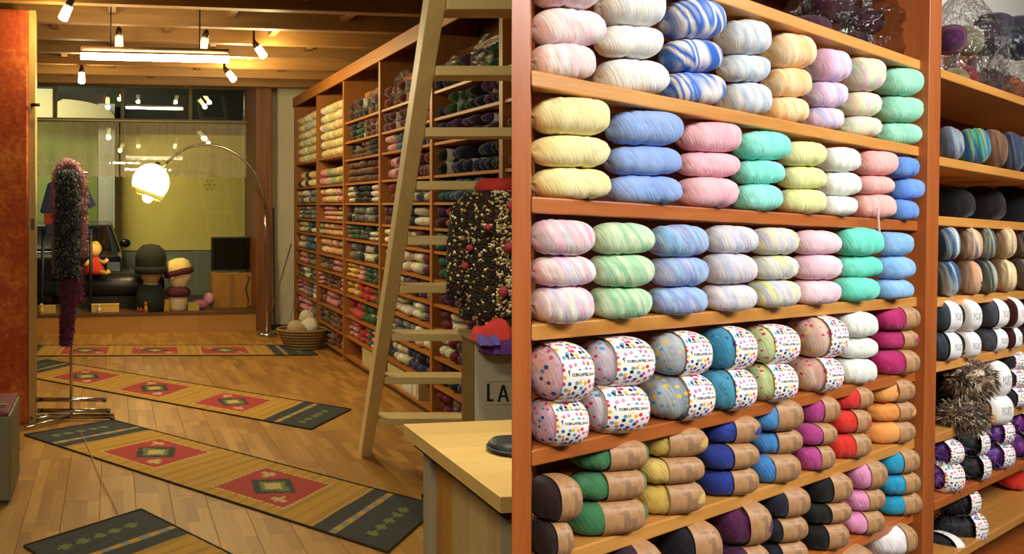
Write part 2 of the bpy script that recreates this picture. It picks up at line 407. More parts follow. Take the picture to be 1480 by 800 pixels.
W_CHERRY = wood('cherry_wood', '#bf6e2c', '#964a1a', 'X', 1.6, 0.42, 0.8, 0.15)
W_CHERRY_V = wood('cherry_wood_upright', '#b8662a', '#8f4418', 'Z', 1.6, 0.42, 0.8, 0.15)
W_HONEY = wood('honey_wood', '#d9a052', '#b3722c', 'X', 1.6, 0.4, 0.8, 0.15)
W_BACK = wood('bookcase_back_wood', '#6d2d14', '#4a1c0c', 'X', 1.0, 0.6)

near_case = thing('bookcase', 'big reddish wooden bookcase full of pastel and tan-sleeved skeins', 'bookcase', (BX, BY, 0), HS)
def vp_line(u0, y0): return lambda u: 371 + (y0 - 371) * (2131.0 - u) / (2131.0 - u0)
SHELF = {}
def board(key, f, u0, u1, mat, left_splay, depth=0.30, t=0.028, uz=None):
    a, b = SP(u0, f(u0)), SP(u1, f(u1))
    oa = Vector((0.154, 0.489, 0)) * (depth / 0.30) if left_splay else NI * depth
    ob = NI * depth; dn = Vector((0, 0, -t))
    mb = MB(); mb.hexa([a + dn, b + dn, b + ob + dn, a + oa + dn, a, b, b + ob, a + oa])
    world_obj(mb, 'shelf_board', mat, a, HS, near_case, 0.003)
    SHELF[key] = (along(a), a.z, along(b), b.z)
def shelf_z(key, s):
    s0, z0, s1, z1 = SHELF[key]; return z0 + (z1 - z0) * (s - s0) / (s1 - s0)
ROWS_Y = {'top': (-325, W_CHERRY), 'S0': (89, W_HONEY), 'S1': (213, W_HONEY), 'S2': (320, W_CHERRY), 'S3': (428, W_HONEY), 'S4': (534, W_CHERRY), 'S5': (629, W_HONEY), 'S6': (733, W_CHERRY), 'S7': (838, W_HONEY), 'S8': (985, W_CHERRY)}
for key, (y, mt) in ROWS_Y.items():
    f = vp_line(1336, -38 if key == 'top' else y); board(key, f, 768, 1336, mt, True)
for key, u, y, mt in (('T0', 1364, 100, W_HONEY), ('T1', 1360, 226, W_HONEY), ('T2', 1359, 312, W_HONEY), ('T3', 1356, 430, W_HONEY), ('T4', 1355, 524, W_HONEY), ('T5', 1352, 627, W_HONEY), ('T6', 1350, 725, W_CHERRY), ('T7', 1388, 795, W_HONEY), ('T8', 1388, 900, W_CHERRY)):
    board(key, vp_line(u, y), 1352, 1658, mt, False)
# uprights, the first two raised out of view to help block light
def upright(ul0, ur0, ul1, ur1, name, back, splay=None, z1=3.0):
    a0, a1 = SP(ul0, 0, -0.022), SP(ul1, 800, -0.022); b0, b1 = SP(ur0, 0, -0.022), SP(ur1, 800, -0.022)
    def ext(p, q, z): return p + (q - p) * ((z - p.z) / (q.z - p.z))
    d = splay or NI * back
    A, B, A2, B2 = ext(a0, a1, 0), ext(b0, b1, 0), ext(a0, a1, z1), ext(b0, b1, z1)
    mb = MB(); mb.hexa([A, B, B + d, A + d, A2, B2, B2 + d, A2 + d])
    return world_obj(mb, name, W_CHERRY_V, A, HS, near_case, 0.002)
upright(739.5, 766, 739.5, 767, 'end_upright', 0, Vector((0.168, 0.512, 0)))
upright(1345, 1362, 1333, 1349, 'divider', 0.32)
upright(1656, 1682, 1644, 1668, 'end_upright', 0.32, None, 2.05)
# backs; the first is carried up unseen to block reflections of the added lights
bl, br = Vector((BX + 0.154, BY + 0.489, 0)), SP(1340, 300, 0.30); br.z = 0
mb = MB(); n = NI * 0.012; zt = Vector((0, 0, 3.0)); zt2 = Vector((0, 0, 3.0))
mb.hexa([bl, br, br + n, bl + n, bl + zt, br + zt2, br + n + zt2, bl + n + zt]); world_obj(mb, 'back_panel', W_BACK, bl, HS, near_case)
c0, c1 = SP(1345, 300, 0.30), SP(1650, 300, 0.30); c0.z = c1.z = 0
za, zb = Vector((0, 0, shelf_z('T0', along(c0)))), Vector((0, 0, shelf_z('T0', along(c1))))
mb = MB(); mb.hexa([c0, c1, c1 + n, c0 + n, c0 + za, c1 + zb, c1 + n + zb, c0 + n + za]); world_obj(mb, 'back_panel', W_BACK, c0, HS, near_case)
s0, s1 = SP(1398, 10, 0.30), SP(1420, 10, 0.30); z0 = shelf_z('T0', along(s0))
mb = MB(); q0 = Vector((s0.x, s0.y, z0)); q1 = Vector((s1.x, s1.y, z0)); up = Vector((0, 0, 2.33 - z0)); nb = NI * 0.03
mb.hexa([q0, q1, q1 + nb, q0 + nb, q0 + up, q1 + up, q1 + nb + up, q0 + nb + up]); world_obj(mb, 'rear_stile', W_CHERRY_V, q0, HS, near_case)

# ---------------------------------------------------------------- skeins
def profile(x, n=3.2, m=2.1): return max(0.0, 1 - abs(2 * x) ** n) ** (1 / m)
def super_ring(th, p=2.5):
    c, s = math.cos(th), math.sin(th)
    k = (abs(c) ** p + abs(s) ** p) ** (-1 / p); return c * k, s * k
def skein_mesh(name, seed, seg=36, rings=24, n=3.5):
    rnd = random.Random(seed); mb = MB(); vs = []
    folds = [(rnd.uniform(-0.4, 0.4), rnd.uniform(-0.09, 0.09), rnd.uniform(0.015, 0.035), rnd.uniform(0.04, 0.10)) for _ in range(6)]
    ph = [rnd.uniform(0, 6.28) for _ in range(4)]
    for i in range(rings + 1):
        x = -0.5 * math.cos(math.pi * i / rings); r = profile(x, n)
        for k in range(seg):
            th = 2 * math.pi * k / seg; cy, cz = super_ring(th)
            q = 1 + 0.025 * math.sin(2 * th + ph[0] + 3 * x) + 0.02 * math.sin(7 * x + ph[1] + th)
            for (x0, sl, wd, dp) in folds:
                d = (x - x0 - sl * 3 * math.sin(th + ph[2])) / wd; q -= dp * math.exp(-d * d)
            vs.append((x + 0.012 * math.sin(th * 2 + ph[3]), 0.5 * r * q * cy, 0.5 * r * q * cz))
    fs = [(i * seg + k, (i + 1) * seg + k, (i + 1) * seg + (k + 1) % seg, i * seg + (k + 1) % seg) for i in range(rings) for k in range(seg)]
    mb.add(vs, fs, 0, True); return mb.mesh(name, [None])
def sleeve_mesh(name, a, b, seg=36, rings=16, f=1.045, n=3.5, skew=0.0):
    mb = MB(); vs = []; uvs = []
    for i in range(rings + 1):
        for k in range(seg + 1):
            t = (1 - (1 - i / rings) ** 2.2) if b > 0.47 else i / rings; x = a + (b - a) * t
            th = -math.pi / 2 + 2 * math.pi * (k / seg - 0.5)      # v = .5 faces the aisle
            cy, cz = math.sin(th + math.pi / 2 - math.pi / 2), 0
            thh = 2 * math.pi * (k / seg - 0.5)                    # 0 = front (-y), grows upwards
            cy, cz = super_ring(thh); cy, cz = -cy, cz
            xs = max(-0.499, min(0.49999, x + skew * cz * (1 - t)))
            r = profile(xs, n) * f
            vs.append((xs * 1.012, 0.5 * r * cy, 0.5 * r * cz)); uvs.append((t, k / seg))
    fs = [(i * (seg + 1) + k, (i + 1) * (seg + 1) + k, (i + 1) * (seg + 1) + k + 1, i * (seg + 1) + k + 1) for i in range(rings) for k in range(seg)]
    fs = [tuple(reversed(q)) for q in fs]
    mb.add(vs, fs, 0, True); me = mb.mesh(name, [None])
    ul = me.uv_layers.new(name='UVMap')
    for p in me.polygons:
        for li in p.loop_indices: ul.data[li].uv = uvs[me.loops[li].vertex_index]
    return me
SKEINS = [skein_mesh('skein_winding', 10 + i) for i in range(8)]
SKEINS_ROUND = [skein_mesh('skein_winding_round', 40 + i, n=2.4) for i in range(4)]
_sl = {}
def sleeve(a, b, skew=0.0):
    key = (round(a, 2), round(b, 2), round(skew, 2))
    if key not in _sl: _sl[key] = sleeve_mesh('sleeve', *key[:2], skew=key[2])
    return _sl[key]
def shared(name, me, mat, parent=None):
    o = bpy.data.objects.new(name, me); COL.objects.link(o); o.material_slots[0].link = 'OBJECT'; o.material_slots[0].material = mat
    if parent: o.parent = parent
    return o
TAN, DOTS, WHITE_P = paper_tan(), paper_dots(), paper_white()
def put_skein(loc, dims, phi, mat, label, group, band=None, roll=0.0, name='yarn_skein', cat='yarn skein', pool=None, tilt=0.0):
    me = RND.choice(pool or SKEINS)
    if band:
        o = thing(name, label, cat, loc, 0, group); y = shared('yarn', me, mat, o)
        s = shared('paper_sleeve', sleeve(*band[1:]), band[0], o)
    else:
        o = shared(name, me, mat); o.location = loc; tag(o, label, cat, group)
    o.scale = dims; o.rotation_euler = (roll, tilt, phi)
    return o
PHI = math.radians(14)
def stack(row, spec, mat, colour, where, group, band=None, k=None, zfix=None, depth=1.25, pos=None, phi=None, pool=None):
    """spec: pixel boxes of one stack, topmost first; the lowest rests on the shelf"""
    if k is None: k = {"S1": 0.045, "S2": 0.026, "S3": 0.012, "S4": 0.026}.get(row, 0.030)
    sp = []
    for (u0, u1, v0, v1) in spec:
        c = SP((u0 + u1) / 2, (v0 + v1) / 2, k); pa = (PHI if phi is None else phi) + RND.uniform(-0.05, 0.05); ax = Vector((math.cos(pa), math.sin(pa), 0)); q_ = SP(u1, (v0 + v1) / 2, k); sh = 0.55 * (v1 - v0) * (math.sin(pa) + q_.x / q_.y * math.cos(pa)); R_ = SP(u1 - 0.5 * sh, (v0 + v1) / 2, k - 0.036); r0 = (max(u0, 769) - PU) / F
        t_ = (R_.x - r0 * R_.y) / (ax.x - r0 * ax.y); c = R_ - ax * (t_ / 2)
        sp.append((c, CZ - (v0 - PV) * c.y / F, CZ - (v1 - PV) * c.y / F, t_, pa, 0.32 * sh / (u1 - u0)))
    zs = shelf_z(row, along(sp[-1][0])); zt, zb = sp[0][1], sp[-1][2]
    mp = lambda z: zs + (z - zb) * (zt - zs) / (zt - zb)
    n = len(spec); names = pos or {1: ['lying alone'], 2: ['upper of two', 'lower of two'], 3: ['topmost of three', 'middle of three', 'lowest of three']}[n]
    out = []
    tops = [mp(s[1]) for s in sp]; bots = [mp(s[2]) for s in sp]
    for i in range(n - 1):                             # neighbours in a stack just touch
        mid = (bots[i] + tops[i + 1]) / 2; bots[i] = tops[i + 1] = mid
    for i, (c, _, _, L, ph, dx) in enumerate(sp):
        h = (tops[i] - bots[i])
        bd = None
        if band:
            j = RND.uniform(-0.03, 0.03); bd = (band[0], max(-0.46, band[1] + j - dx), 0.5 if band[2] > 0.475 else band[2], band[3] if len(band) > 3 else 0.0)
        out.append(put_skein((c.x, c.y, (tops[i] + bots[i]) / 2), (L, max(h * depth, 0.07), h * 1.02), ph, mat, f'{colour} yarn skein, {names[i]} {where}', group, bd, RND.uniform(-0.05, 0.05), pool=pool))
    return out

Y = yarn
wA, wB, wC = 'on the highest pastel shelf', 'on the second pastel shelf', 'on the third pastel shelf'
gP = 'pastel skeins in threes on the bright bookcase'
stack('S1', [(766, 876, -46, 20), (764, 881, 15, 82), (762, 866, 62, 126)], Y('blush', ['#f3dde3', '#f4efee', '#efd0da', '#f3e6e6', '#eae2f0'], 4), 'blush and cream', wA, gP)
stack('S1', [(866, 965, -18, 42), (862, 962, 40, 93), (862, 971, 85, 142)], Y('ivory', ['#f0efec', '#e4e6ea', '#f4f0ea', '#e0e5ee']), 'ivory white', wA, gP)
stack('S1', [(960, 1050, 1, 66), (958, 1047, 56, 114), (960, 1050, 107, 160)], Y('bluewhite', ['#2f66c8', '#e9e4e8', '#3f78d6', '#efe9e6', '#2f66c8', '#dfe2ee'], 5, sharp=1), 'bold blue and white striped', wA, gP)
stack('S1', [(1041, 1116, 30, 84), (1041, 1115, 80, 126), (1042, 1118, 121, 173)], Y('mist', ['#c9d3e0', '#dfe2e4', '#b7c6dc', '#e2e0da', '#cfc9de']), 'misty pale blue', wA, gP)
stack('S1', [(1108, 1180, 50, 108), (1108, 1177, 96, 153), (1106, 1172, 139, 185)], Y('peach', ['#f7c98e', '#f9e3bf', '#f5bd83', '#f8d9a8']), 'peach', wA, gP)
stack('S1', [(1168, 1229, 72, 123), (1167, 1226, 119, 164), (1164, 1221, 155, 193)], Y('lilacpink', ['#e3b5d2', '#cfc0ea', '#efd3de', '#b9b8ea', '#eec3cf']), 'lilac pink', wA, gP)
stack('S1', [(1218, 1277, 84, 137), (1216, 1275, 131, 170), (1215, 1275, 169, 200)], Y('pastelmix', ['#e9e4a8', '#e9c2cf', '#cfe3c0', '#f0dcb8', '#d9c3dc']), 'yellow pink and green mottled', wA, gP)
stack('S1', [(1270, 1332, 98, 141), (1268, 1334, 137, 179), (1268, 1332, 175, 209)], Y('seagreen', ['#86ccae', '#9cdabf']), 'sea green', wA, gP)

stack('S2', [(762, 886, 141, 201), (762, 885, 198, 249), (762, 887, 247, 296)], Y('lemon', ['#efe3a4', '#f4ebb6'], 3), 'pale lemon', wB, gP)
stack('S2', [(878, 990, 160, 216), (876, 990, 213, 261), (876, 990, 257, 303)], Y('periwinkle', ['#86a4e4', '#97b4ee'], 3), 'periwinkle blue', wB, gP)
stack('S2', [(980, 1076, 176, 228), (980, 1072, 220, 264), (980, 1070, 262, 311)], Y('rose', ['#efb0c0', '#f4c2cd'], 3), 'rose pink', wB, gP)
stack('S2', [(1064, 1146, 190, 241), (1062, 1138, 232, 276), (1062, 1133, 272, 317)], Y('mint', ['#80e6d6', '#9ceee2'], 3), 'bright mint', wB, gP)
stack('S2', [(1128, 1196, 205, 243), (1128, 1196, 241, 277), (1126, 1196, 274, 313)], Y('limecream', ['#e4e6a0', '#eceeb4'], 3), 'pale lime', wB, gP)
stack('S2', [(1186, 1245, 213, 251), (1184, 1247, 248, 288), (1184, 1239, 282, 315)], Y('white', ['#f1f4ee', '#e6ece4'], 3), 'plain white', wB, gP)
sal = stack('S2', [(1236, 1298, 218, 257), (1236, 1293, 254, 284), (1232, 1297, 282, 320)], Y('salmon', ['#f2a9a8', '#f6b9b4'], 3), 'salmon pink', wB, gP)
stack('S2', [(1284, 1328, 227, 259), (1284, 1336, 257, 291), (1284, 1327, 289, 320)], Y('royal', ['#5f8edc', '#6f9de8'], 3), 'cornflower blue', wB, gP)

stack('S3', [(758, 862, 317, 377), (758, 864, 374, 428), (758, 863, 424, 486)], Y('pinkwhite', ['#f3e9ec', '#f0a9d0', '#f1ede2', '#d9d4ec', '#f5c3da', '#f4efe6', '#ead0e6'], 6), 'white skein-dyed pink', wC, gP)
stack('S3', [(854, 949, 322, 371), (854, 948, 368, 422), (854, 945, 418, 469)], Y('pistachio', ['#a9d8b4', '#dcecc9', '#8fcaa4', '#cfe5c6', '#bfe2c9'], 6), 'pistachio streaked', wC, gP)
stack('S3', [(940, 1027, 325, 376), (940, 1027, 372, 421), (938, 1026, 420, 464)], Y('skyblend', ['#86b4e2', '#a8c6ea', '#8fa4de', '#c3c3ea', '#79b6dc'], 6), 'sky blue and lavender', wC, gP)
stack('S3', [(1018, 1098, 326, 369), (1018, 1096, 369, 417), (1018, 1095, 416, 459)], Y('dove', ['#d4cde0', '#e6e1e2', '#bfc4de', '#e4d2d6'], 6), 'dove grey and lavender', wC, gP)
stack('S3', [(1086, 1156, 329, 372), (1084, 1156, 372, 412), (1086, 1158, 410, 455)], Y('lemongrey', ['#e5e49a', '#c6cadf', '#eee9bd', '#d3cfe2'], 6), 'lemon and grey streaked', wC, gP)
stack('S3', [(1146, 1218, 333, 371), (1146, 1219, 370, 411), (1146, 1217, 410, 449)], Y('shell', ['#ecc3d4', '#f1d3de'], 3), 'pale shell pink', wC, gP)
stack('S3', [(1208, 1279, 329, 372), (1208, 1277, 372, 407), (1206, 1273, 405, 444)], Y('jade', ['#64dcc4', '#7ee6d2'], 3), 'jade green', wC, gP)
stack('S3', [(1264, 1320, 335, 372), (1264, 1323, 370, 406), (1262, 1321, 405, 436)], Y('azure', ['#7fb2e6', '#93c0ee'], 3), 'azure blue', wC, gP)
th = MB(); q = sal[2]
e0 = SP(1269, 312, -0.035); th.tube([e0 + Vector((0, 0, 0.02)), e0, e0 - Vector((-0.002, 0, 0.03)), e0 - Vector((-0.003, 0.004, 0.055))], 0.003, 6)
lo = th.build('loose_end', Y('salmon', None)); set_parent(lo, q)

wD, gD = 'on the shelf of dotted sleeves', 'skeins in dotted paper sleeves'
SPOT = ['#d33b4e', '#2d4fa8', '#efc133', '#d7578f', '#3f9ad0']
D = [('pinkmix', ['#e3a9c6', '#cbb6da', '#e8c7d2'], 'pink mottled', [(756, 858, 497, 574), (752, 852, 568, 632)], -0.20, 0.47),
     ('mauve', ['#c9bccf', '#dcd0d8', '#b7a9c4'], 'mauve', [(842, 948, 488, 554), (836, 941, 548, 615)], -0.18, 0.47),
     ('greyred', ['#9ea8b8', '#b9c2cc', '#8a93a6'], 'grey and red flecked', [(938, 1030, 480, 538), (932, 1034, 536, 598)], -0.02, 0.47),
     ('teal', ['#3a86ad', '#4f9cc0'], 'teal flecked', [(1012, 1093, 473, 524), (1012, 1092, 524, 576)], -0.06, 0.46),
     ('limefleck', ['#bccf8e', '#cfdda6'], 'lime flecked', [(1080, 1155, 470, 520), (1078, 1152, 515, 566)], -0.14, 0.45),
     ('sand', ['#cfa896', '#dabdb0', '#c39a8c'], 'sandy pink flecked', [(1146, 1224, 457, 512), (1146, 1218, 508, 556)], 0.0, 0.46)]
for nm, cols, word, spec, a, b in D:
    stack('S4', spec, Y(nm, cols, 4, spot=[SPOT[RND.randrange(5)] if i % 2 else cols[0] for i in range(7)] ), word, wD, gD, (DOTS, a, b), depth=1.15)
stack('S4', [(1208, 1269, 450, 485), (1208, 1268, 484, 515), (1206, 1268, 512, 548)], Y('chalk', ['#eef0ea', '#e2e6e0'], 3), 'chalk white', wD, gD)
gT = 'skeins in tan paper sleeves'
stack('S4', [(1260, 1329, 442, 475), (1260, 1328, 474, 503), (1258, 1329, 500, 536)], Y('magenta', ['#a2205e', '#b52a6c'], 3), 'magenta', wD, gT, (TAN, 0.07, 0.49))

wE, wF = 'on the upper tan-sleeve shelf', 'on the lower tan-sleeve shelf'
E = [('cocoa', ['#241614', '#301e1d'], 'dark cocoa', [(744, 845, 688, 766), (736, 832, 754, 822)], -0.06, 0.49),
     ('forest', ['#357048', '#437f57'], 'leaf green', [(826, 943, 636, 685), (822, 941, 678, 734), (820, 942, 724, 783)], -0.10, 0.37),
     ('corn', ['#c9a850', '#d6b866'], 'corn yellow', [(926, 1027, 617, 669), (922, 1024, 655, 711), (920, 1024, 695, 752)], -0.12, 0.40),
     ('navy', ['#1f2f80', '#2a41a0'], 'deep navy', [(1012, 1103, 600, 647), (1012, 1100, 642, 688), (1010, 1100, 684, 731)], -0.02, 0.49),
     ('denim', ['#3f7dc4', '#4f90d4'], 'denim blue', [(1084, 1163, 577, 626), (1084, 1163, 624, 669), (1084, 1161, 658, 709)], -0.08, 0.49),
     ('mulberry', ['#a83a83', '#b94a90'], 'mulberry', [(1152, 1216, 572, 613), (1152, 1210, 611, 649), (1150, 1208, 642, 684)], 0.0, 0.49),
     ('scarlet', ['#c8231f', '#d8332a'], 'scarlet', [(1196, 1264, 558, 594), (1196, 1262, 592, 634), (1194, 1262, 627, 670)], 0.08, 0.49),
     ('orange', ['#e6924a', '#eea458'], 'soft orange', [(1252, 1325, 547, 584), (1254, 1326, 579, 616), (1252, 1326, 608, 646)], 0.06, 0.49)]
for nm, cols, word, spec, a, b in E: stack('S5', spec, Y(nm, cols, 3), word, wE, gT, (TAN, a, b, 0.0), depth=1.15)
Fr = [('plumblack', ['#2c1824', '#38202f'], 'plum black', [(866, 958, 780, 836), (862, 956, 834, 880)], -0.02, 0.49),
      ('ink', ['#17151c', '#201d26'], 'ink black', [(952, 1042, 752, 804), (950, 1040, 800, 850)], -0.06, 0.49),
      ('aubergine', ['#43183c', '#521f48'], 'aubergine', [(1030, 1113, 724, 770), (1028, 1113, 764, 814)], 0.0, 0.49),
      ('midnight', ['#1a1a26', '#242433'], 'midnight navy', [(1100, 1172, 703, 746), (1098, 1170, 738, 782), (1096, 1170, 770, 814)], -0.12, 0.49),
      ('coal', ['#0e0d0e', '#161516'], 'coal black', [(1158, 1235, 682, 730), (1158, 1233, 722, 762), (1156, 1230, 754, 798)], 0.0, 0.49),
      ('candy', ['#d983b6', '#e598c4'], 'candy pink', [(1222, 1283, 664, 708), (1222, 1281, 702, 742), (1218, 1280, 733, 772)], -0.02, 0.49),
      ('turquoise', ['#1f93c0', '#2fa4cf'], 'turquoise', [(1266, 1331, 647, 688), (1268, 1333, 682, 722), (1268, 1335, 714, 753)], 0.02, 0.47)]
for nm, cols, word, spec, a, b in Fr: stack('S6', spec, Y(nm, cols, 3), word, wF, gT, (TAN, a, b), depth=1.15)
stack('S7', [(1250, 1324, 756, 798), (1244, 1322, 790, 824), (1240, 1320, 820, 850)], Y('pearl', ['#e6dde2', '#f0eaec'], 3), 'pearl white', 'under the lower tan-sleeve shelf', gT, (TAN, 0.20, 0.49))
stack('S7', [(1180, 1262, 786, 832), (1176, 1260, 826, 870)], Y('fog', ['#cfc6cf', '#ddd4da'], 3), 'fog grey', 'under the lower tan-sleeve shelf', gT, (TAN, -0.2, 0.49))
# dark skeins in a clear bag on the top board
def bag(name, label, loc, dims, rotz=0.0, seed=1, neck=True):
    rnd = random.Random(seed); mb = MB(); seg, rings = 22, 14; vs = []
    for i in range(rings + 1):
        t = i / rings; r = 0.5 * min(1, 0.82 + t * 2) * (1 - max(0, (t - 0.55) / 0.45) ** 1.6 * (0.75 if neck else 0.35))
        for k in range(seg):
            th = 2 * math.pi * k / seg; q = r * (1 + rnd.uniform(-0.09, 0.09)); cy, cz = super_ring(th, 3)
            vs.append((q * cy, q * cz, t + rnd.uniform(-0.02, 0.02) * (0 < i < rings)))
    mb.add(vs, [(i * seg + k, i * seg + (k + 1) % seg, (i + 1) * seg + (k + 1) % seg, (i + 1) * seg + k) for i in range(rings) for k in range(seg)] + [tuple(reversed(range(seg)))], 0, False)
    o = mb.build(name, FILM, None, loc, rotz); o.scale = dims
    return tag(o, label, 'bag')
FILM = film()
def on_shelf(key, u, v, k, lift=0.0):
    c = SP(u, v, k); c.z = shelf_z(key, along(c)) + lift; return c
gB = 'skeins inside the clear bags'
for i, (u, dz) in enumerate(((1165, 0), (1225, 0), (1280, 0), (1195, 0.085), (1252, 0.085))):
    c = on_shelf('S0', u, 40, 0.14, 0.045 + dz)
    put_skein(c, (0.13, 0.10, 0.085), PHI, Y('wine', ['#2a0d1c', '#3d1428'], 3), f'dark wine yarn skein, {["first", "second", "third", "upper first", "upper second"][i]} from the end post in the topmost bag', 'bagged wine skeins')
c = on_shelf('S0', 1222, 40, 0.14); bag('plastic_bag', 'clear plastic bag round dark wine skeins on the topmost board', c, (0.48, 0.22, 0.24), HS, 3)

# ---------------------------------------------------------------- the dark bay beyond the divider
def tufts(mb, pts, n, ln, wd, rnd, cols, fc, droop=0.3, m=0):
    """loose fur: thin strands that stand off the given (point, normal) samples"""
    for _ in range(n):
        p, nr = pts[rnd.randrange(len(pts))]
        d = (nr + Vector((rnd.uniform(-.7, .7), rnd.uniform(-.7, .7), rnd.uniform(-.7, .7) - droop))).normalized() * ln * rnd.uniform(0.5, 1.2)
        s = Vector((rnd.uniform(-1, 1), rnd.uniform(-1, 1), rnd.uniform(-1, 1))).cross(d)
        if s.length < 1e-6: continue
        s = s.normalized() * wd; j = Vector((rnd.uniform(-1, 1), rnd.uniform(-1, 1), rnd.uniform(-1, 1))) * ln * 0.3
        a = p + j
        mb.add([a - s, a + s, a + d * 0.6 + s * 0.6 - Vector((0, 0, ln * 0.12)), a + d - Vector((0, 0, ln * 0.3))], [(0, 1, 2), (0, 2, 3)], m); c = rnd.choice(cols); fc += [c, c]
FUR = vcol('fur_yarn', 0.8, 0.0)
def furry(name, label, cat, loc, dims, cols, n, seed, group=None, ln=0.02, parent=None):
    rnd = random.Random(seed); mb = MB(); pts = []; fc = []
    seg, rings = 16, 10; vs = []
    for i in range(rings + 1):
        x = -0.5 * math.cos(math.pi * i / rings); r = profile(x, 2.4)
        for k in range(seg):
            th = 2 * math.pi * k / seg; q = 0.9 * (1 + rnd.uniform(-.06, .06))
            p = Vector((x * dims[0], 0.5 * r * q * math.cos(th) * dims[1], 0.5 * r * q * math.sin(th) * dims[2])); vs.append(p)
            pts.append((p, Vector((x * 0.6, math.cos(th), math.sin(th))).normalized()))
    fs = [(i * seg + k, (i + 1) * seg + k, (i + 1) * seg + (k + 1) % seg, i * seg + (k + 1) % seg) for i in range(rings) for k in range(seg)]
    mb.add(vs, fs, 0, True); fc += [rnd.choice(cols) for _ in fs]
    tufts(mb, pts, n, ln, 0.0016, rnd, cols, fc)
    o = mb.build(name, FUR, parent, loc if not parent else (0, 0, 0), PHI if not parent else 0.0); dye(o, fc)
    if not parent: tag(o, label, cat, group)
    return o
def L(*cs): return [lin(c) for c in cs]
wX = 'in the dark-yarn bay'
# top board: bagged purple and red yarn, dark skeins in a clear bag, rust skeins below them
for i, (u, v, cols, word, dz) in enumerate(((1372, 40, ['#4d1a4a', '#2a1230', '#7a2452'], 'purple and plum', 0.16), (1392, 80, ['#7a2430', '#3a1430', '#b0303a'], 'red and plum', 0.055), (1398, 30, ['#6d6a50', '#8a8468'], 'olive grey', 0.18), (1378, 90, ['#c3b890', '#857a58'], 'straw', 0.035))):
    c = on_shelf('T0', u, v, 0.10 + 0.03 * (i % 2), dz); put_skein(c, (0.10, 0.09, 0.10), 1.2, Y(f'bag{i}', cols, 4), f'{word} yarn skein in the tied clear bag by the divider', gB, pool=SKEINS_ROUND)
c = on_shelf('T0', 1393, 60, 0.11); bag('plastic_bag', 'tall crinkled clear bag of purple and red yarn beside the divider', c, (0.24, 0.22, 0.34), HS, 5)
k4 = 0
for (u, v, w_, h_, cols, word) in ((1432, 55, 40, 52, ['#232433', '#34343f'], 'slate black'), (1472, 60, 44, 54, ['#1d2030', '#2c2f44'], 'blue black'), (1436, 34, 34, 30, ['#26212b', '#393340'], 'charcoal plum'), (1470, 38, 36, 30, ['#2a2a33', '#3c3b45'], 'graphite')):
    c = SP(u, v, 0.12); s = c.y / F; put_skein(c, (w_ * s, 0.12, h_ * s), 0.5, Y('d' + word[:4], cols, 4), f'{word} yarn skein on top inside the long clear bag', gB, pool=SKEINS_ROUND)
for (u, v, cols, word) in ((1424, 104, ['#3a1d18', '#241311'], 'dark brown'), (1452, 112, ['#8a4a24', '#5a2a18'], 'rust brown'), (1480, 120, ['#b05a2a', '#7a3a1e'], 'copper orange'), (1508, 126, ['#5a3020', '#301a14'], 'chestnut')):
    c = on_shelf('T0', u, v, 0.10, 0.055); put_skein(c, (0.12, 0.11, 0.11), 1.0, Y('r' + word[:4], cols, 4), f'{word} yarn skein at the base of the long clear bag', gB, pool=SKEINS_ROUND)
c = on_shelf('T0', 1466, 80, 0.11); bag('plastic_bag', 'long clear bag of dark and rust skeins against the white wall', c, (0.42, 0.2, 0.30), HS, 8, neck=False)

wT1, gX = 'on the dark bay shelf of chunky yarn', 'dark and mottled skeins beyond the divider'
for (u0, u1, v0, v1, cols, word) in ((1352, 1388, 172, 227, ['#4d5a6e', '#8a94a2', '#2f3a4a'], 'steel blue'), (1382, 1425, 176, 236, ['#2f7a68', '#4fa05a', '#2b5fa0', '#7a9a3f'], 'peacock green'), (1416, 1450, 178, 242, ['#5f4130', '#7d5a40', '#443026'], 'walnut brown'), (1442, 1476, 182, 246, ['#2f3a50', '#4a5468', '#222838'], 'storm blue'), (1468, 1500, 186, 248, ['#4a3f80', '#8a3f6a', '#2f3f78'], 'violet and blue')):
    c = SP((u0 + u1) / 2, (v0 + v1) / 2, 0.05); s = c.y / F; h = (v1 - v0) * s * 0.92
    put_skein(on_shelf('T1', (u0 + u1) / 2, v1, 0.05, h / 2), ((u1 - u0) * s, 0.16, h), -0.5, Y('t1' + word[:4], cols, 7, sharp=1), f'{word} chunky yarn skein {wT1}', gX, pool=SKEINS_ROUND)
for i, (u0, u1) in enumerate(((1356, 1402), (1400, 1446), (1444, 1492))):
    stack('T2', [(u0, u1, 270, 314)], Y(f'black{i}', [['#06060a', '#0c0c12'], ['#0c060a', '#140a10'], ['#06080e', '#0c0e16']][i], 3), ['jet black', 'black cherry', 'blackened navy'][i], 'in the shadowy half-empty compartment', gX, k=0.16, pool=SKEINS_ROUND, pos=['lying'])  # compartment's deep shade is put into these near-black yarn colours
for (u0, u1, cols, word) in ((1348, 1388, ['#3f6a94', '#c9d3da', '#5f86a8', '#2f4f78'], 'blue and white marled'), (1382, 1420, ['#c99a78', '#d9c0a0', '#8a8a9a', '#c07a6a'], 'apricot marled'), (1410, 1440, ['#6a746c', '#a9b0a4', '#4a544c'], 'sage marled'), (1432, 1469, ['#e0c9a0', '#d0a98a', '#e6d6a8'], 'cream marled'), (1462, 1500, ['#77726c', '#a09890', '#57524c'], 'taupe marled')):
    stack('T3', [(u0, u1, 328, 377), (u0, u1, 374, 426)], Y('t3' + word[:5], cols, 7, sharp=1), word, wX, gX, phi=-0.4, pool=SKEINS_ROUND, depth=1.5)
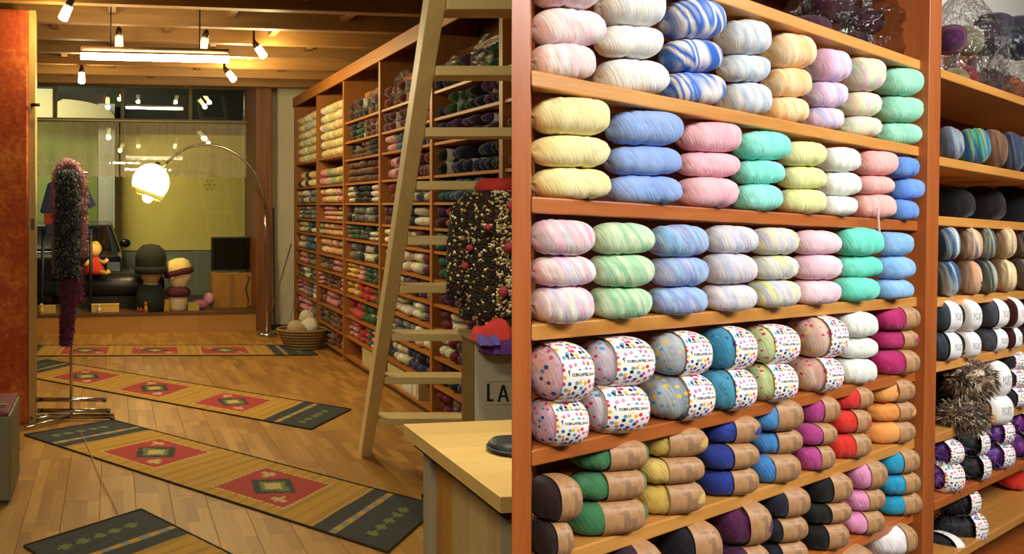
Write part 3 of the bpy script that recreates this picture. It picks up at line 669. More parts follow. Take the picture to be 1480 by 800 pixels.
for (u0, u1, cols, word, a) in ((1338, 1389, ['#2f3a46', '#3f4c58'], 'slate blue', -0.02), (1376, 1414, ['#3f4038', '#57584a'], 'moss black', -0.22), (1408, 1456, ['#34343e', '#494a54'], 'graphite ribbed', 0.04), (1446, 1474, ['#4a2024', '#5f2a2e'], 'oxblood', -0.05), (1468, 1512, ['#3a2a3a', '#4c384c'], 'dusky plum', 0.0)):
    stack('T4', [(u0, u1, 434 + (u0 - 1338) * -0.04, 482 - (u0 - 1338) * 0.09), (u0, u1, 478 - (u0 - 1338) * 0.09, 524 - (u0 - 1338) * 0.22)], Y('t4' + word[:5], cols, 4), word, wX, gX, (WHITE_P, a, 0.46), phi=0.0)
# fur yarns on the next shelf
BR = L('#4a3c32', '#7a6450', '#a89078', '#cdb9a0', '#241d18', '#5a4636')
BK = L('#0d0d10', '#17171c', '#22222a', '#0a0a0c')
for (u, v, w_, h_, cols, lb, sd) in ((1364, 553, 36, 56, BK, 'glossy black fur yarn ball pressed against the divider', 1), (1404, 549, 60, 60, BR, 'brown and grey fur yarn skein, upper one beside black fur', 2), (1394, 601, 56, 46, BR, 'brown and grey fur yarn skein, lower one near shelf edge', 3), (1362, 603, 34, 48, L('#10141f', '#1b2233', '#0c0e16'), 'blue-black fur yarn ball at the shelf corner by divider', 4)):
    c = SP(u, v, -0.01 if cols is BR else 0.07); s = c.y / F; furry('fur_yarn', lb, 'yarn skein', c, (w_ * s, 0.11, h_ * s), cols, 2200, sd, 'fur yarns beyond the divider')
for (u0, u1, v0, v1, lb) in ((1412, 1448, 520, 572, 'upper white-sleeved tan fur skein beside brown fur'), (1408, 1453, 566, 612, 'lower white-sleeved tan fur skein at the shelf front')):
    c = SP((u0 + u1) / 2, (v0 + v1) / 2, 0.03); s = c.y / F
    o = thing('fur_yarn', lb, 'yarn skein', c, PHI, 'fur yarns beyond the divider')
    furry('yarn', None, None, None, ((u1 - u0) * s * 1.05, 0.10, (v1 - v0) * s), L('#9a7a58', '#7a5f44', '#b89870'), 250, 9, parent=o)
    sl = shared('paper_sleeve', sleeve(-0.42, 0.36), WHITE_P, o); sl.scale = ((u1 - u0) * s, 0.112, (v1 - v0) * s * 1.0)
for u0, u1, word in ((1442, 1490, 'soft black'),):
    stack('T5', [(u0, u1, 508, 538), (u0, u1 + 2, 532, 566), (u0, u1 + 2, 562, 596)], Y('softblack', ['#17161a', '#211f24'], 3), word, wX, gX, (DOTS, -0.1, 0.46))
PUR = L('#4a2470', '#6a3a94', '#2f1650', '#8055a8')
for i, (u0, u1, v0, v1, cols, word, a, b) in enumerate(((1342, 1382, 632, 668, PUR, 'upper lilac', -0.3, 0.47), (1340, 1384, 664, 708, PUR, 'lower lilac', -0.4, 0.47), (1374, 1422, 618, 656, BK, 'upper black', -0.08, 0.47), (1376, 1424, 652, 692, BK, 'lower black', -0.05, 0.47),
        (1412, 1458, 604, 640, PUR, 'upper violet', -0.15, 0.46), (1414, 1458, 636, 674, PUR, 'lower violet', -0.2, 0.46), (1450, 1486, 592, 626, L('#5a1a6a', '#3a1048', '#7a2a88'), 'upper grape', -0.15, 0.46), (1448, 1488, 622, 660, L('#5a1a6a', '#3a1048', '#7a2a88'), 'lower grape', -0.1, 0.46))):
    c = SP((u0 + u1) / 2, (v0 + v1) / 2, 0.03); s = c.y / F
    o = thing('fur_yarn', f'{word} fringe yarn skein in a dotted sleeve, below the fur yarns', 'yarn skein', c, PHI, 'fringe yarns in dotted sleeves')
    furry('yarn', None, None, None, ((u1 - u0) * s, 0.085, (v1 - v0) * s), cols, 260, 20 + i, parent=o, ln=0.024)
    sl = shared('paper_sleeve', sleeve(a, b), DOTS, o); sl.scale = ((u1 - u0) * s, 0.10, (v1 - v0) * s * 1.04)
for i, (u0, u1, v0, v1, a, b, lb) in enumerate(((1352, 1410, 700, 742, -0.05, 0.47, 'upper black fringe yarn skein lying on the lowest visible shelf'), (1348, 1424, 736, 784, -0.02, 0.47, 'lower black fringe yarn skein lying on the lowest visible shelf'), (1340, 1384, 770, 812, -0.1, 0.4, 'black yarn skein with white sleeve, lowest by the divider'))):
    c = SP((u0 + u1) / 2, (v0 + v1) / 2, 0.06); s = c.y / F
    o = thing('fur_yarn', lb, 'yarn skein', c, PHI, 'black fringe yarns')
    furry('yarn', None, None, None, ((u1 - u0) * s, 0.10, (v1 - v0) * s), BK, 400, 40 + i, parent=o)
    sl = shared('paper_sleeve', sleeve(a, b), DOTS if i < 2 else WHITE_P, o); sl.scale = ((u1 - u0) * s * 0.98, 0.11, (v1 - v0) * s)
c = on_shelf('T7', 1478, 700, 0.10, 0.047); put_skein(c, (0.22, 0.10, 0.094), PHI, Y('redball', ['#d02a1c', '#e03a26'], 3), 'bright red yarn skein in a white sleeve on the lowest visible shelf', None, (WHITE_P, -0.22, 0.12))
# ================================================================ THE SHOP ROOM (left)
def sbox(name, p0, p1, d0, d1, z0, z1, mat, parent=None, kind=None, bevel=0.0):
    mb = MB(); pc, dc = (p0 + p1) / 2, (d0 + d1) / 2
    mb.box(p0 - pc, p1 - pc, d0 - dc, d1 - dc, 0, z1 - z0)
    return mb.build(name, mat, parent, RW(pc, dc, z0), THETA, bevel, kind, keep=True)
def rparent(name, kind='structure', loc=(0, 0, 0)):
    o = bpy.data.objects.new(name, None); COL.objects.link(o); o.location = loc; o['kind'] = kind; return o

PINE = wood('pine', '#d8ad62', '#b88740', 'X', 1.0, 0.5, 0.7)
PINE_Z = wood('pine_upright', '#cfa65c', '#a87c3c', 'Z', 1.0, 0.5, 0.7)
PINE_Y = wood('pine_long', '#d8ad62', '#b88740', 'Y', 1.0, 0.5, 0.7)
BEAM = wood('beam_wood', '#a0763c', '#745024', 'X', 0.8, 0.6, 0.8)
CEILW = wood('ceiling_wood', '#8c6c3e', '#684e28', 'Y', 0.8, 0.65, 0.7)
OAK = wood('bookcase_wood', '#b5752f', '#8a5220', 'X', 1.0, 0.5, 0.7)
OAK_Y = wood('bookcase_wood_long', '#b5752f', '#8a5220', 'Y', 1.0, 0.5, 0.7)
OAK_Z = wood('bookcase_wood_upright', '#ad6c2a', '#82501f', 'Z', 1.0, 0.5, 0.7)
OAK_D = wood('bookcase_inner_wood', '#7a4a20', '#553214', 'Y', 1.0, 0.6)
DARKW = wood('dark_jamb_wood', '#8a5024', '#5f3312', 'Z', 1.0, 0.5)

# ---- floor: laminate planks laid along the shop
def laminate():
    m, nt, b = new_mat('laminate')
    tc = node(nt, 'ShaderNodeTexCoord'); oi = node(nt, 'ShaderNodeObjectInfo')
    sp = node(nt, 'ShaderNodeSeparateXYZ'); nt.links.new(tc.outputs['Object'], sp.inputs[0])
    row = math_n(nt, 'FLOOR', math_n(nt, 'MULTIPLY', math_n(nt, 'ADD', sp.outputs[0], 0.095), 3 / 0.19))
    wn = node(nt, 'ShaderNodeTexWhiteNoise', noise_dimensions='2D'); cx = node(nt, 'ShaderNodeCombineXYZ')
    nt.links.new(math_n(nt, 'ADD', row, math_n(nt, 'MULTIPLY', oi.outputs['Random'], 91.0)), cx.inputs[0])
    w1 = node(nt, 'ShaderNodeTexWhiteNoise', noise_dimensions='1D'); nt.links.new(math_n(nt, 'ADD', row, math_n(nt, 'MULTIPLY', oi.outputs['Random'], 37.0)), w1.inputs['W'])
    cell = math_n(nt, 'FLOOR', math_n(nt, 'ADD', math_n(nt, 'MULTIPLY', sp.outputs[1], 2.6), math_n(nt, 'MULTIPLY', w1.outputs[0], 5.0)))
    nt.links.new(cell, cx.inputs[1]); nt.links.new(cx.outputs[0], wn.inputs['Vector'])
    tone = ramp(nt, [(0.0, '#8c6022'), (0.35, '#9a6c2a'), (0.7, '#a47633'), (1.0, '#b0823d')], wn.outputs['Value'])
    mp = node(nt, 'ShaderNodeMapping'); mp.inputs['Scale'].default_value = (60, 3, 1); nt.links.new(tc.outputs['Object'], mp.inputs[0])
    ad = node(nt, 'ShaderNodeVectorMath', operation='ADD'); nt.links.new(mp.outputs[0], ad.inputs[0]); nt.links.new(wn.outputs['Color'], ad.inputs[1])
    nz = node(nt, 'ShaderNodeTexNoise', in_Scale=1.0, in_Detail=4.0); nt.links.new(ad.outputs[0], nz.inputs['Vector'])
    gr = ramp(nt, [(0.3, (0.8, 0.78, 0.75, 1)), (0.65, (1.05, 1.05, 1.05, 1))], nz.outputs[0])
    nt.links.new(mix(nt, tone.outputs[0], gr.outputs[0], 0.6, 'MULTIPLY'), b.inputs['Base Color']); b.inputs['Roughness'].default_value = 0.5
    return m
LAM = laminate()
floor = sbox('floor', -4.2, 4.0, -2.0, 13.2, -0.12, -0.012, plain('subfloor', '#3d2813', 0.9), kind='structure')
pl = MB(); pl.plank(-0.0943, 0.0943, -0.6395, 0.6395, -0.012, 0.0, 0.0012); plm = pl.mesh('floor_plank', LAM)
for i in range(31):
    for j in range(8):
        p = -3.2 + i * 0.19; d = 3.2 + j * 1.28 + (i * 0.427) % 1.28 - 0.6
        if d - 0.64 > 11.32: continue
        q = RW(p, d, 0.0)
        if d + 0.64 < 3.9 or abs(q.x) / max(q.y, 1) > 0.42: continue
        o = bpy.data.objects.new('plank', plm); COL.objects.link(o); o.location = q; o.rotation_euler = (0, 0, THETA); set_parent(o, floor)

# ---- ceiling: boards, cross beams, short noggings
ceiling = sbox('ceiling', -4.2, 3.2, 3.0, 12.6, 3.27, 3.36, CEILW, kind='structure')
for i in range(29):
    p = -4.1 + i * 0.25
    mb = MB(); mb.plank(-0.122, 0.122, -4.7, 4.7, -0.018, 0.0, 0.004); mb.v = [(x, y, -z - 0.018) for x, y, z in mb.v]; mb.f = [tuple(reversed(f)) for f in mb.f]
    mb.build('ceiling_board', CEILW, ceiling, RW(p, 7.8, 3.272), THETA, keep=True)
def d_of(Y, u=370): r = (u - PU) / F; return Y * (ED.x * r + ED.y)
ZB = 3.05
for k in range(11):
    d = 11.05 * 0.9874 - 0.715 * k
    sbox('beam', -4.1, 2.9, d - 0.045, d + 0.045, ZB, 3.25, BEAM, ceiling)
    for q in range(-4, 3):
        p = q * 0.95 + (0.47 if k % 2 else 0.0)
        if p < 2.3: sbox('nogging', p - 0.03, p + 0.03, d + 0.047, d + 0.66, 3.12, 3.25, BEAM, ceiling)

# ---- pillar and door frame at the left edge
ORANGE = None
def orange_paint():
    m, nt, b = new_mat('orange_limewash')
    tc = node(nt, 'ShaderNodeTexCoord')
    n1 = node(nt, 'ShaderNodeTexNoise', in_Scale=3.0, in_Detail=6.0, in_Roughness=0.7); n2 = node(nt, 'ShaderNodeTexNoise', in_Scale=28.0, in_Detail=3.0)
    for n_ in (n1, n2): nt.links.new(tc.outputs['Object'], n_.inputs['Vector'])
    r = ramp(nt, [(0.36, '#8f2e0a'), (0.5, '#b54c17'), (0.64, '#d47c34')], math_n(nt, 'ADD', math_n(nt, 'MULTIPLY', n1.outputs[0], 0.7), math_n(nt, 'MULTIPLY', n2.outputs[0], 0.3)))
    nt.links.new(r.outputs[0], b.inputs['Base Color']); b.inputs['Roughness'].default_value = 0.85; bump(nt, b, n2.outputs[0], 0.4, 0.01)
    return m
pf = to_room(floor_at(40, 612))
sbox('pillar', pf[0] - 0.75, pf[0], pf[1], pf[1] + 0.5, 0, 3.03, orange_paint(), kind='structure', bevel=0.01)
door = rparent('door_1', loc=RW(pf[0] + 0.03, pf[1] + 0.2, 0))
sbox('frame_post', pf[0] + 0.002, pf[0] + 0.055, pf[1] + 0.02, pf[1] + 0.14, 0, 3.03, PINE_Z, door, bevel=0.004)
sbox('strike_plate', pf[0] + 0.020, pf[0] + 0.045, pf[1] + 0.012, pf[1] + 0.020, 1.42, 1.50, plain('brown_plate', '#4a3420', 0.5), door)
mb = MB(); mb.tube([(0, 0, 0), (0, -0.05, 0), (0.06, -0.06, 0)], 0.012, 8); mb.build('lever', plain('dark_metal', '#2a2420', 0.4, 0.6), door, RW(pf[0] + 0.03, pf[1] + 0.02, 2.33), THETA, keep=True)
MET = plain('chrome', '#c9c6c2', 0.2, 1.0)
# grey cabinet edge at the left border
cq = to_room(floor_at(16, 716)); cd = 4.95
cab = thing('cabinet', 'grey cabinet edge with a chrome rail by the orange pillar', 'cabinet', RW(-1.72, cd, 0), THETA)
q = room_at(15, 600, cd); wz = q[2]
mb = MB(); mb.box(-0.6, q[0] + 1.72, 0.0, 0.5, 0.02, wz); mb.build('body', plain('grey_laminate', '#6f6a52', 0.6, noise=0.08), cab, bevel=0.01)
mb = MB(); mb.box(-0.62, q[0] + 1.72 - 0.01, -0.01, 0.5, wz, wz + 0.02); mb.build('top', plain('dark_red_top', '#6a3036', 0.5), cab, bevel=0.004)
mb = MB(); mb.tube([(-0.6, 0.03, wz + 0.045), (q[0] + 1.70, 0.03, wz + 0.045)], 0.011, 10); mb.build('rail', MET, cab)
mb = MB(); mb.box(-0.58, q[0] + 1.70, 0.02, 0.48, 0, 0.02); mb.build('plinth', plain('dark_plinth', '#3a342a', 0.7), cab)

# ---- the window wall
D0, DG = 11.31, 12.15
P_L, P_R = -3.3, room_at(370, 300, D0)[0]
zs = room_at(210, 452, D0)[2]
wall_back = rparent('wall_back', loc=RW(0, D0, 0))
nb = 7
sbox('bench_core', P_L, P_R, D0 + 0.02, DG + 0.05, 0.0, zs - 0.03, plain('bench_core', '#6b4a22', 0.8), wall_back)
BEN = wood('bench_panel', '#c08f4c', '#a5742f', 'X', 0.6, 0.45, 0.6)
for i in range(nb):
    a = P_L + (P_R - P_L) * i / nb; z = P_L + (P_R - P_L) * (i + 1) / nb
    sbox('panel', a + 0.001, z - 0.001, D0, D0 + 0.02, 0.0, zs - 0.03, BEN, wall_back)
sbox('bench_top', P_L, P_R, D0 - 0.015, DG + 0.05, zs - 0.03, zs, wood('bench_top_wood', '#6b4520', '#4a2c12', 'X', 0.6, 0.5), wall_back)
# jamb, white wall piece
jp0, jp1 = P_R, room_at(392, 300, D0)[0]
sbox('wall_jamb', jp0, jp1, D0 - 0.01, DG + 0.15, 0, 3.27, DARKW, kind='structure')
sbox('baseboard_back', jp1, 1.25, DG - 0.34, DG - 0.301, 0.0, 0.06, plain('black_skirting', '#1a1512', 0.6), kind='structure')
sbox('wall_right', jp1, 2.9, DG - 0.30, DG + 0.1, 0, 3.27, plain('offwhite_wall', '#d9d0b8', 0.9, noise=0.03, nscale=6), kind='structure')
# window: head, transom bar, mullions, panes
zt0, zt1 = room_at(210, 172, DG)[2], room_at(210, 127, DG)[2]
win = rparent('window_1', loc=RW(-1, DG, zs))
FRM = wood('window_frame_wood', '#6e6248', '#544a34', 'X', 0.8, 0.6)
sbox('head', P_L, P_R, DG - 0.04, DG + 0.06, zt1, 3.27, wood('head_wood', '#6b552c', '#54401f', 'X', 0.8, 0.6), win)
sbox('transom_bar', P_L, P_R, DG - 0.04, DG + 0.06, zt0 - 0.055, zt0, FRM, win)
sbox('sill', P_L, P_R, DG - 0.04, DG + 0.06, zs, zs + 0.03, FRM, win)
GLASS = pane_glass(); TILT = 4.1
edges = [P_L] + [room_at(u, 150, DG)[0] for u in (80, 177, 275)] + [P_R]
for e in edges[1:-1]: sbox('mullion', e - 0.022, e + 0.022, DG - 0.03, DG + 0.05, zt0, zt1, FRM, win)
for i in range(4):
    a, z = edges[i] + 0.022, edges[i + 1] - 0.022
    mb = MB(); mb.box(a - (a + z) / 2, z - (a + z) / 2, -0.004, 0.004, 0, zt1 - zt0)
    o = mb.build('transom_pane', GLASS, win, RW((a + z) / 2, DG + 0.02, zt0), THETA, keep=True); o.rotation_euler = (math.radians(TILT), 0, THETA - math.radians(2.6))
pn = sbox('pane', P_L, P_R - 0.02, DG + 0.13, DG + 0.138, zs + 0.03, zt0 - 0.055, GLASS, win); pn.rotation_euler = (math.radians(-0.9), 0, THETA - math.radians(2.6))

# lace valance with a scalloped hem, in two widths
LACE = lace()
def curtain(a, z, label, seed):
    rnd = random.Random(seed); n = 150; rows = 14; zt = room_at(210, 177, DG - 0.12)[2]; zb = room_at(210, 254, DG - 0.12)[2]
    mb = MB(); uvs = []; vs = []; ph = rnd.uniform(0, 6)
    for i in range(n + 1):
        t = i / n; p = a + (z - a) * t
        yy = 0.018 * math.sin(t * (z - a) * 26 + ph) + 0.012 * math.sin(t * (z - a) * 11 + 2 * ph)
        hem = zb - 0.018 * abs(math.sin(math.pi * t * (z - a) / 0.085))
        for j in range(rows + 1):
            s = j / rows; vs.append((p - a, yy * (0.4 + 0.6 * s), zt + (hem - zt) * s)); uvs.append((t * (z - a) / 3.0, 1 - s))
    mb.add(vs, [(i * (rows + 1) + j, i * (rows + 1) + j + 1, (i + 1) * (rows + 1) + j + 1, (i + 1) * (rows + 1) + j) for i in range(n) for j in range(rows)], 0, True)
    o = mb.build('lace_curtain', LACE, None, RW(a, DG - 0.12, 0), THETA); ul = o.data.uv_layers.new(name='UVMap')
    for pp in o.data.polygons:
        for li in pp.loop_indices: ul.data[li].uv = uvs[o.data.loops[li].vertex_index]
    return tag(o, label, 'curtain')
pm = room_at(173, 220, DG - 0.12)[0]
curtain(P_L + 0.02, pm - 0.01, 'cream lace valance over the window behind the scarf rack', 1)
curtain(pm + 0.01, P_R - 0.02, 'cream lace valance over the window above the glowing lamp', 2)
mb = MB(); mb.tube([(P_L, 0, 0), (P_R, 0, 0)], 0.012, 8); o = mb.build('curtain_rod', plain('cream_rod', '#b8ab86', 0.5), None, RW(0, DG - 0.12, room_at(210, 177, DG)[2] + 0.01), THETA)
tag(o, 'thin cream rod carrying the lace valances under the transom', 'curtain rod')
# snowflake ornament hanging before the pane
def snowflake(u, v, label):
    p, d, z = room_at(u, v, DG - 0.06); mb = MB()
    for k in range(6):
        a = k * math.pi / 3; c, s = math.cos(a), math.sin(a)
        mb.tube([(0, 0, 0), (0.085 * c, 0, 0.085 * s)], 0.006, 6)
        for sg in (-1, 1):
            b = a + sg * 0.7; mb.tube([(0.05 * c, 0, 0.05 * s), (0.05 * c + 0.035 * math.cos(b), 0, 0.05 * s + 0.035 * math.sin(b))], 0.005, 6)
    mb.tube([(0, 0, 0.08), (0, 0, 0.16)], 0.002, 5)
    tag(mb.build('snowflake_ornament', plain('straw_ornament', '#9a8a4a', 0.7), None, RW(p, d, z), THETA), label, 'ornament')
snowflake(303, 267, 'small straw snowflake ornament hanging at the yellow window')

# ---- across the street: lit facade, dark upper storey, grey pillar, parked car, sign
def out_box(name, u0, u1, d, v0, v1, th, mat, z0=None):
    a = room_at(u0, v1, d); b = room_at(u1, v0, d)
    return sbox(name, a[0], b[0], d, d + th, a[2] if z0 is None else z0, b[2], mat, kind='structure')
DO = 17.5
street = sbox('ground_street', -14, 9, DG + 0.3, 22, -0.25, -0.15, plain('asphalt', '#2c2c2a', 0.8, noise=0.15), kind='structure')
out_box('facade_wall', 164, 362, DO, 196, 362, 0.3, plain('yellow_render', '#c6b25a', 0.9, noise=0.06, nscale=2.5))
out_box('facade_plinth', 164, 362, DO - 0.04, 362, 400, 0.34, plain('grey_plinth', '#6a6c5c', 0.8), -0.15)
out_box('facade_green', -40, 141, DO, 150, 392, 0.3, plain('green_render', '#4e5a26', 0.9, noise=0.07, nscale=2.5), -0.15)
out_box('facade_pillar', 142, 166, DO - 0.4, 150, 392, 0.5, plain('grey_pillar', '#7d8078', 0.8), -0.15)
out_box('facade_upper', -60, 440, DO + 0.02, 60, 196, 0.4, plain('dark_facade', '#1c211c', 0.9))
out_box('facade_corner', 362, 420, DO - 0.2, 150, 420, 0.4, plain('dark_corner', '#17160f', 0.9), -0.15)
fl = area('street_lamp', RW(-2.0, 15.4, 3.6), RW(-1.6, 17.5, 1.6), 3.0, 0.4, 300, (1.0, 0.88, 0.55))
# round-topped pale sign seen through the transom, and a pale panel beside it
p, d, z = room_at(83, 172, 16.6); pr = room_at(166, 172, 16.6)[0]; zt = room_at(90, 143, 16.6)[2]
poly = [(0, 0), (pr - p, 0)] + [(0.02 + (pr - p - 0.02) * math.cos(a), (zt - z) * math.sin(a) ** 0.9) for a in [math.pi / 2 * k / 14 for k in range(1, 14)]] + [(0.1, zt - z), (0, zt - z - 0.05)]
mb = MB(); mb.prism(poly, 0, 0.04); so = thing('awning_sign', 'pale curved awning board outside the transom window', 'sign', RW(p, d, z), THETA)
mb.build('board', plain('pale_board', '#6c6850', 0.8), so)
mb = MB(); mb.tube([(0.2, 0.06, 0.1), (0.2, 0.85, 0.1)], 0.02, 6); mb.tube([(pr - p - 0.4, 0.06, 0.05), (pr - p - 0.4, 0.85, 0.05)], 0.02, 6); mb.build('bracket', plain('dark_metal', '#2a2420'), so)
p0_, _, z0_ = room_at(40, 172, 16.7); p1_ = room_at(76, 172, 16.7)[0]; z1_ = room_at(60, 128, 16.7)[2]
so = thing('awning_sign', 'pale flat awning panel outside the transom beside the door frame', 'sign', RW((p0_ + p1_) / 2, 16.7, z0_), THETA)
mb = MB(); mb.box(-(p1_ - p0_) / 2, (p1_ - p0_) / 2, 0, 0.04, 0, z1_ - z0_); mb.build('board', plain('pale_board', '#a09a78'), so)
mb = MB(); mb.tube([(-0.1, 0.05, 0.2), (-0.1, 0.75, 0.2)], 0.02, 6); mb.build('bracket', plain('dark_metal', '#2a2420'), so)
# parked car, seen from behind
ca = room_at(96, 340, 14.2)[0]
car = thing('car', 'dark parked car outside the shop window at night', 'car', RW(ca, 14.2, -0.15), THETA)
CARP = plain('dark_car_paint', '#101413', 0.3, 0.2, coat=0.5)
mb = MB(); W2 = 0.84
prof = [(-2.0, 0.35), (-2.0, 0.75), (-1.9, 0.95), (-1.45, 1.0), (-0.9, 1.42), (0.6, 1.46), (1.3, 1.02), (2.1, 0.85), (2.15, 0.4), (1.9, 0.3), (-1.8, 0.3)]
vs = []; n = len(prof)
for sx, k in ((-W2, 0), (W2, 0)):
    for (y, z) in prof: vs.append((sx * (0.82 if z > 1.3 else 1.0), y + 2.0, z))
mb.add(vs, [tuple(range(n)), tuple(reversed(range(n, 2 * n)))] + [((i + 1) % n, i, n + i, n + (i + 1) % n) for i in range(n)]); mb.build('body', CARP, car, bevel=0.05)
mb = MB(); mb.hexa([(-0.68, 0.56, 1.03), (0.68, 0.56, 1.03), (0.68, 0.58, 1.05), (-0.68, 0.58, 1.05), (-0.6, 1.04, 1.385), (0.6, 1.04, 1.385), (0.6, 1.06, 1.4), (-0.6, 1.06, 1.4)]); mb.build('rear_window', plain('car_glass', '#0a0d0e', 0.1), car)
for sx in (-0.72, 0.72):
    for y in (0.7, 3.35):
        mb = MB(); mb.tube([(sx - 0.09, y, 0.32), (sx + 0.09, y, 0.32)], 0.32, 20); w_ = mb.build('wheel', plain('tyre', '#0c0c0c', 0.9), car)
    mb = MB(); mb.box(sx - 0.1, sx + 0.1, -0.03, 0.02, 0.72, 0.86); mb.build('lamp', plain('car_lamp', '#bcd0e0', 0.2, 0.5), car)
    mb = MB(); mb.ball((sx * 1.3, 2.5, 1.05), 0.1, 0.06, 0.08); mb.build('mirror', CARP, car)
mb = MB(); mb.box(-0.8, 0.8, -0.06, 0.02, 0.38, 0.58); mb.build('bumper', plain('bumper', '#1a1c1c', 0.5), car, bevel=0.02)

# ---- ceiling lamps
GLOW = plain('lamp_glow_warm', '#fff3c0', 0.5, emit='#ffe79a', es=14)
GLOW_D = plain('lamp_glow_soft', '#fff3c0', 0.5, emit='#f5e6a0', es=1.6)
DM = plain('lamp_dark_metal', '#3a2c1a', 0.45, 0.5)
def spot(u, v, zdown, dirv, bright, label, power):
    Y = F * (3.06 - zdown - CZ) / (PV - v); c = ray(u, v, Y); dv = Vector(dirv).normalized(); hl = 0.062
    o = thing('spotlight', label, 'lamp', (c.x, c.y, ZB), THETA, None)
    top = c - dv * (hl + 0.05)
    mb = MB(); mb.tube([(top.x, top.y, 3.253), (top.x, top.y, top.z)], 0.012, 8); o1 = mb.build('stem', DM, o, keep=True)
    mb = MB(); mb.tube([top, c - dv * hl * 0.7], [0.02, 0.034], 12); ho = mb.build('holder', DM, o, keep=True)
    mb = MB(); mb.tube([c - dv * hl, c - dv * hl * 0.85, c + dv * hl * 0.8, c + dv * hl], [0.018, 0.032, 0.036, 0.022], 14); mb.build('bulb', GLOW if bright else GLOW_D, ho, keep=True)
    if power: point('bulb_light', c + dv * (hl + 0.05), power, WARM, 0.04)
    o.location = o.location
spot(95, 18, 0.10, (-0.45, 0.1, -0.9), True, 'big bright ceiling spotlight nearest the orange pillar', 17)
spot(172, 60, 0.10, (0.0, 0, -1), False, 'dim ceiling spotlight above the left end of the tube light', 4)
spot(295, 63, 0.10, (-0.2, 0, -1), False, 'dim ceiling spotlight above the right end of the tube light', 4)
spot(377, 75, 0.10, (0.55, 0, -0.8), True, 'bright angled spotlight nearest the tall bookcase', 34)
spot(118, 112, 0.14, (0.0, 0, -1), True, 'bright downward spotlight below the left end of the tube', 22)
spot(334, 110, 0.14, (0.6, 0, -0.75), True, 'bright angled spotlight below the right end of the tube', 75)
a = ray(117, 81, 6.70); z = ray(331, 86, 6.78)
tl = thing('tube_light', 'long fluorescent tube light hanging under the ceiling beams', 'lamp', (a + z) / 2, THETA)
mb = MB(); mb.tube([a, z], 0.026, 14); mb.build('tube', plain('tube_glow', '#ffffff', 0.5, emit='#fff2cc', es=42), tl, keep=True)
mb = MB(); n_ = Vector((0, 0, 0.06)); mb.tube([a + n_, z + n_], 0.018, 4); mb.build('batten', plain('batten_brown', '#6a4a24', 0.6), tl, keep=True)
for t in (0.2, 0.8):
    q = a.lerp(z, t) + n_; mb = MB(); mb.tube([q, Vector((q.x, q.y, 3.253))], 0.006, 6); mb.build('hanger', DM, tl, keep=True)
cc = (a + z) / 2; tq = area('tube_light_emitter', cc - Vector((0, 0, 0.04)), cc - Vector((0, 0, 2)), 1.1, 0.08, 42, (1.0, 0.86, 0.52)); tq.rotation_euler = (0, 0, THETA)

# ---- tall bookcase along the right side of the shop
FP, FB = 2.357, 2.72
DIV = [11.48, 10.2, 8.98, 7.72, 6.41, 5.19, 4.55]
LEV = [0.07, 0.27, 0.48, 0.69, 0.87, 1.05, 1.26, 1.43, 1.62, 1.82, 2.06, 2.24, 2.44]
case = thing('tall_bookcase', 'tall wooden bookcase packed with yarn along the shop wall', 'bookcase', RW(FP, 8.0, 0), THETA)
for d in DIV: sbox('upright', FP - 0.012, FB, d - 0.025, d + 0.025, 0, 2.98, OAK_Z, case)
for i in range(6):
    d1, d0 = DIV[i] - 0.026, DIV[i + 1] + 0.026
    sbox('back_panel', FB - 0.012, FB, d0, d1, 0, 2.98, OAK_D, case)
    for j, z in enumerate(LEV):
        if i < 2 and j in (10, 11, 12): continue
        sbox('shelf_board', FP, FB - 0.014, d0, d1, z - 0.02, z, OAK_Y, case)
    if i < 2: sbox('shelf_board', FP, FB - 0.014, d0, d1, 2.13 - 0.02, 2.13, OAK_Y, case)
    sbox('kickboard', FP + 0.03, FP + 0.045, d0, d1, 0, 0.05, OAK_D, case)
    sbox('upper_rail', FP + 0.2, FP + 0.22, d0, d1, 2.66, 2.74, OAK_Y, case)
sbox('fascia', FP - 0.032, FP - 0.013, DIV[-1], DIV[0] + 0.02, 2.87, 2.99, OAK_Y, case)
sbox('top_board', FP, FB, DIV[-1], DIV[0], 2.981, 3.0, OAK_Y, case)

PAL = {'cream': ['#cdbf8a', '#d8cc9a', '#bfb07a'], 'white': ['#cfc9b4', '#d9d3c0', '#b9b39c'], 'yellow': ['#c8a83c', '#d3b850'], 'black': ['#16141a', '#211e24'], 'navy': ['#1e2240', '#2a3054'],
       'purple': ['#33203f', '#472c54', '#5a3462'], 'plum': ['#3a1830', '#4c2240'], 'maroon': ['#5a1a26', '#6a2430'], 'red': ['#a82a30', '#b83a3a'], 'teal': ['#1f5a5c', '#2a6e6c'], 'green': ['#24442c', '#2f5a38'],
       'grey': ['#5a5a5c', '#74746f'], 'pink': ['#c07a86', '#cf96a0'], 'brown': ['#5a3c26', '#70503a'], 'blue': ['#3a5478', '#4c6a90'], 'sage': ['#8a9470', '#a2ab88'], 'peach': ['#c99a70', '#d4ad88'], 'lime': ['#a8c030', '#bcd048'], 'magenta': ['#7a1f50', '#8f2f62']}
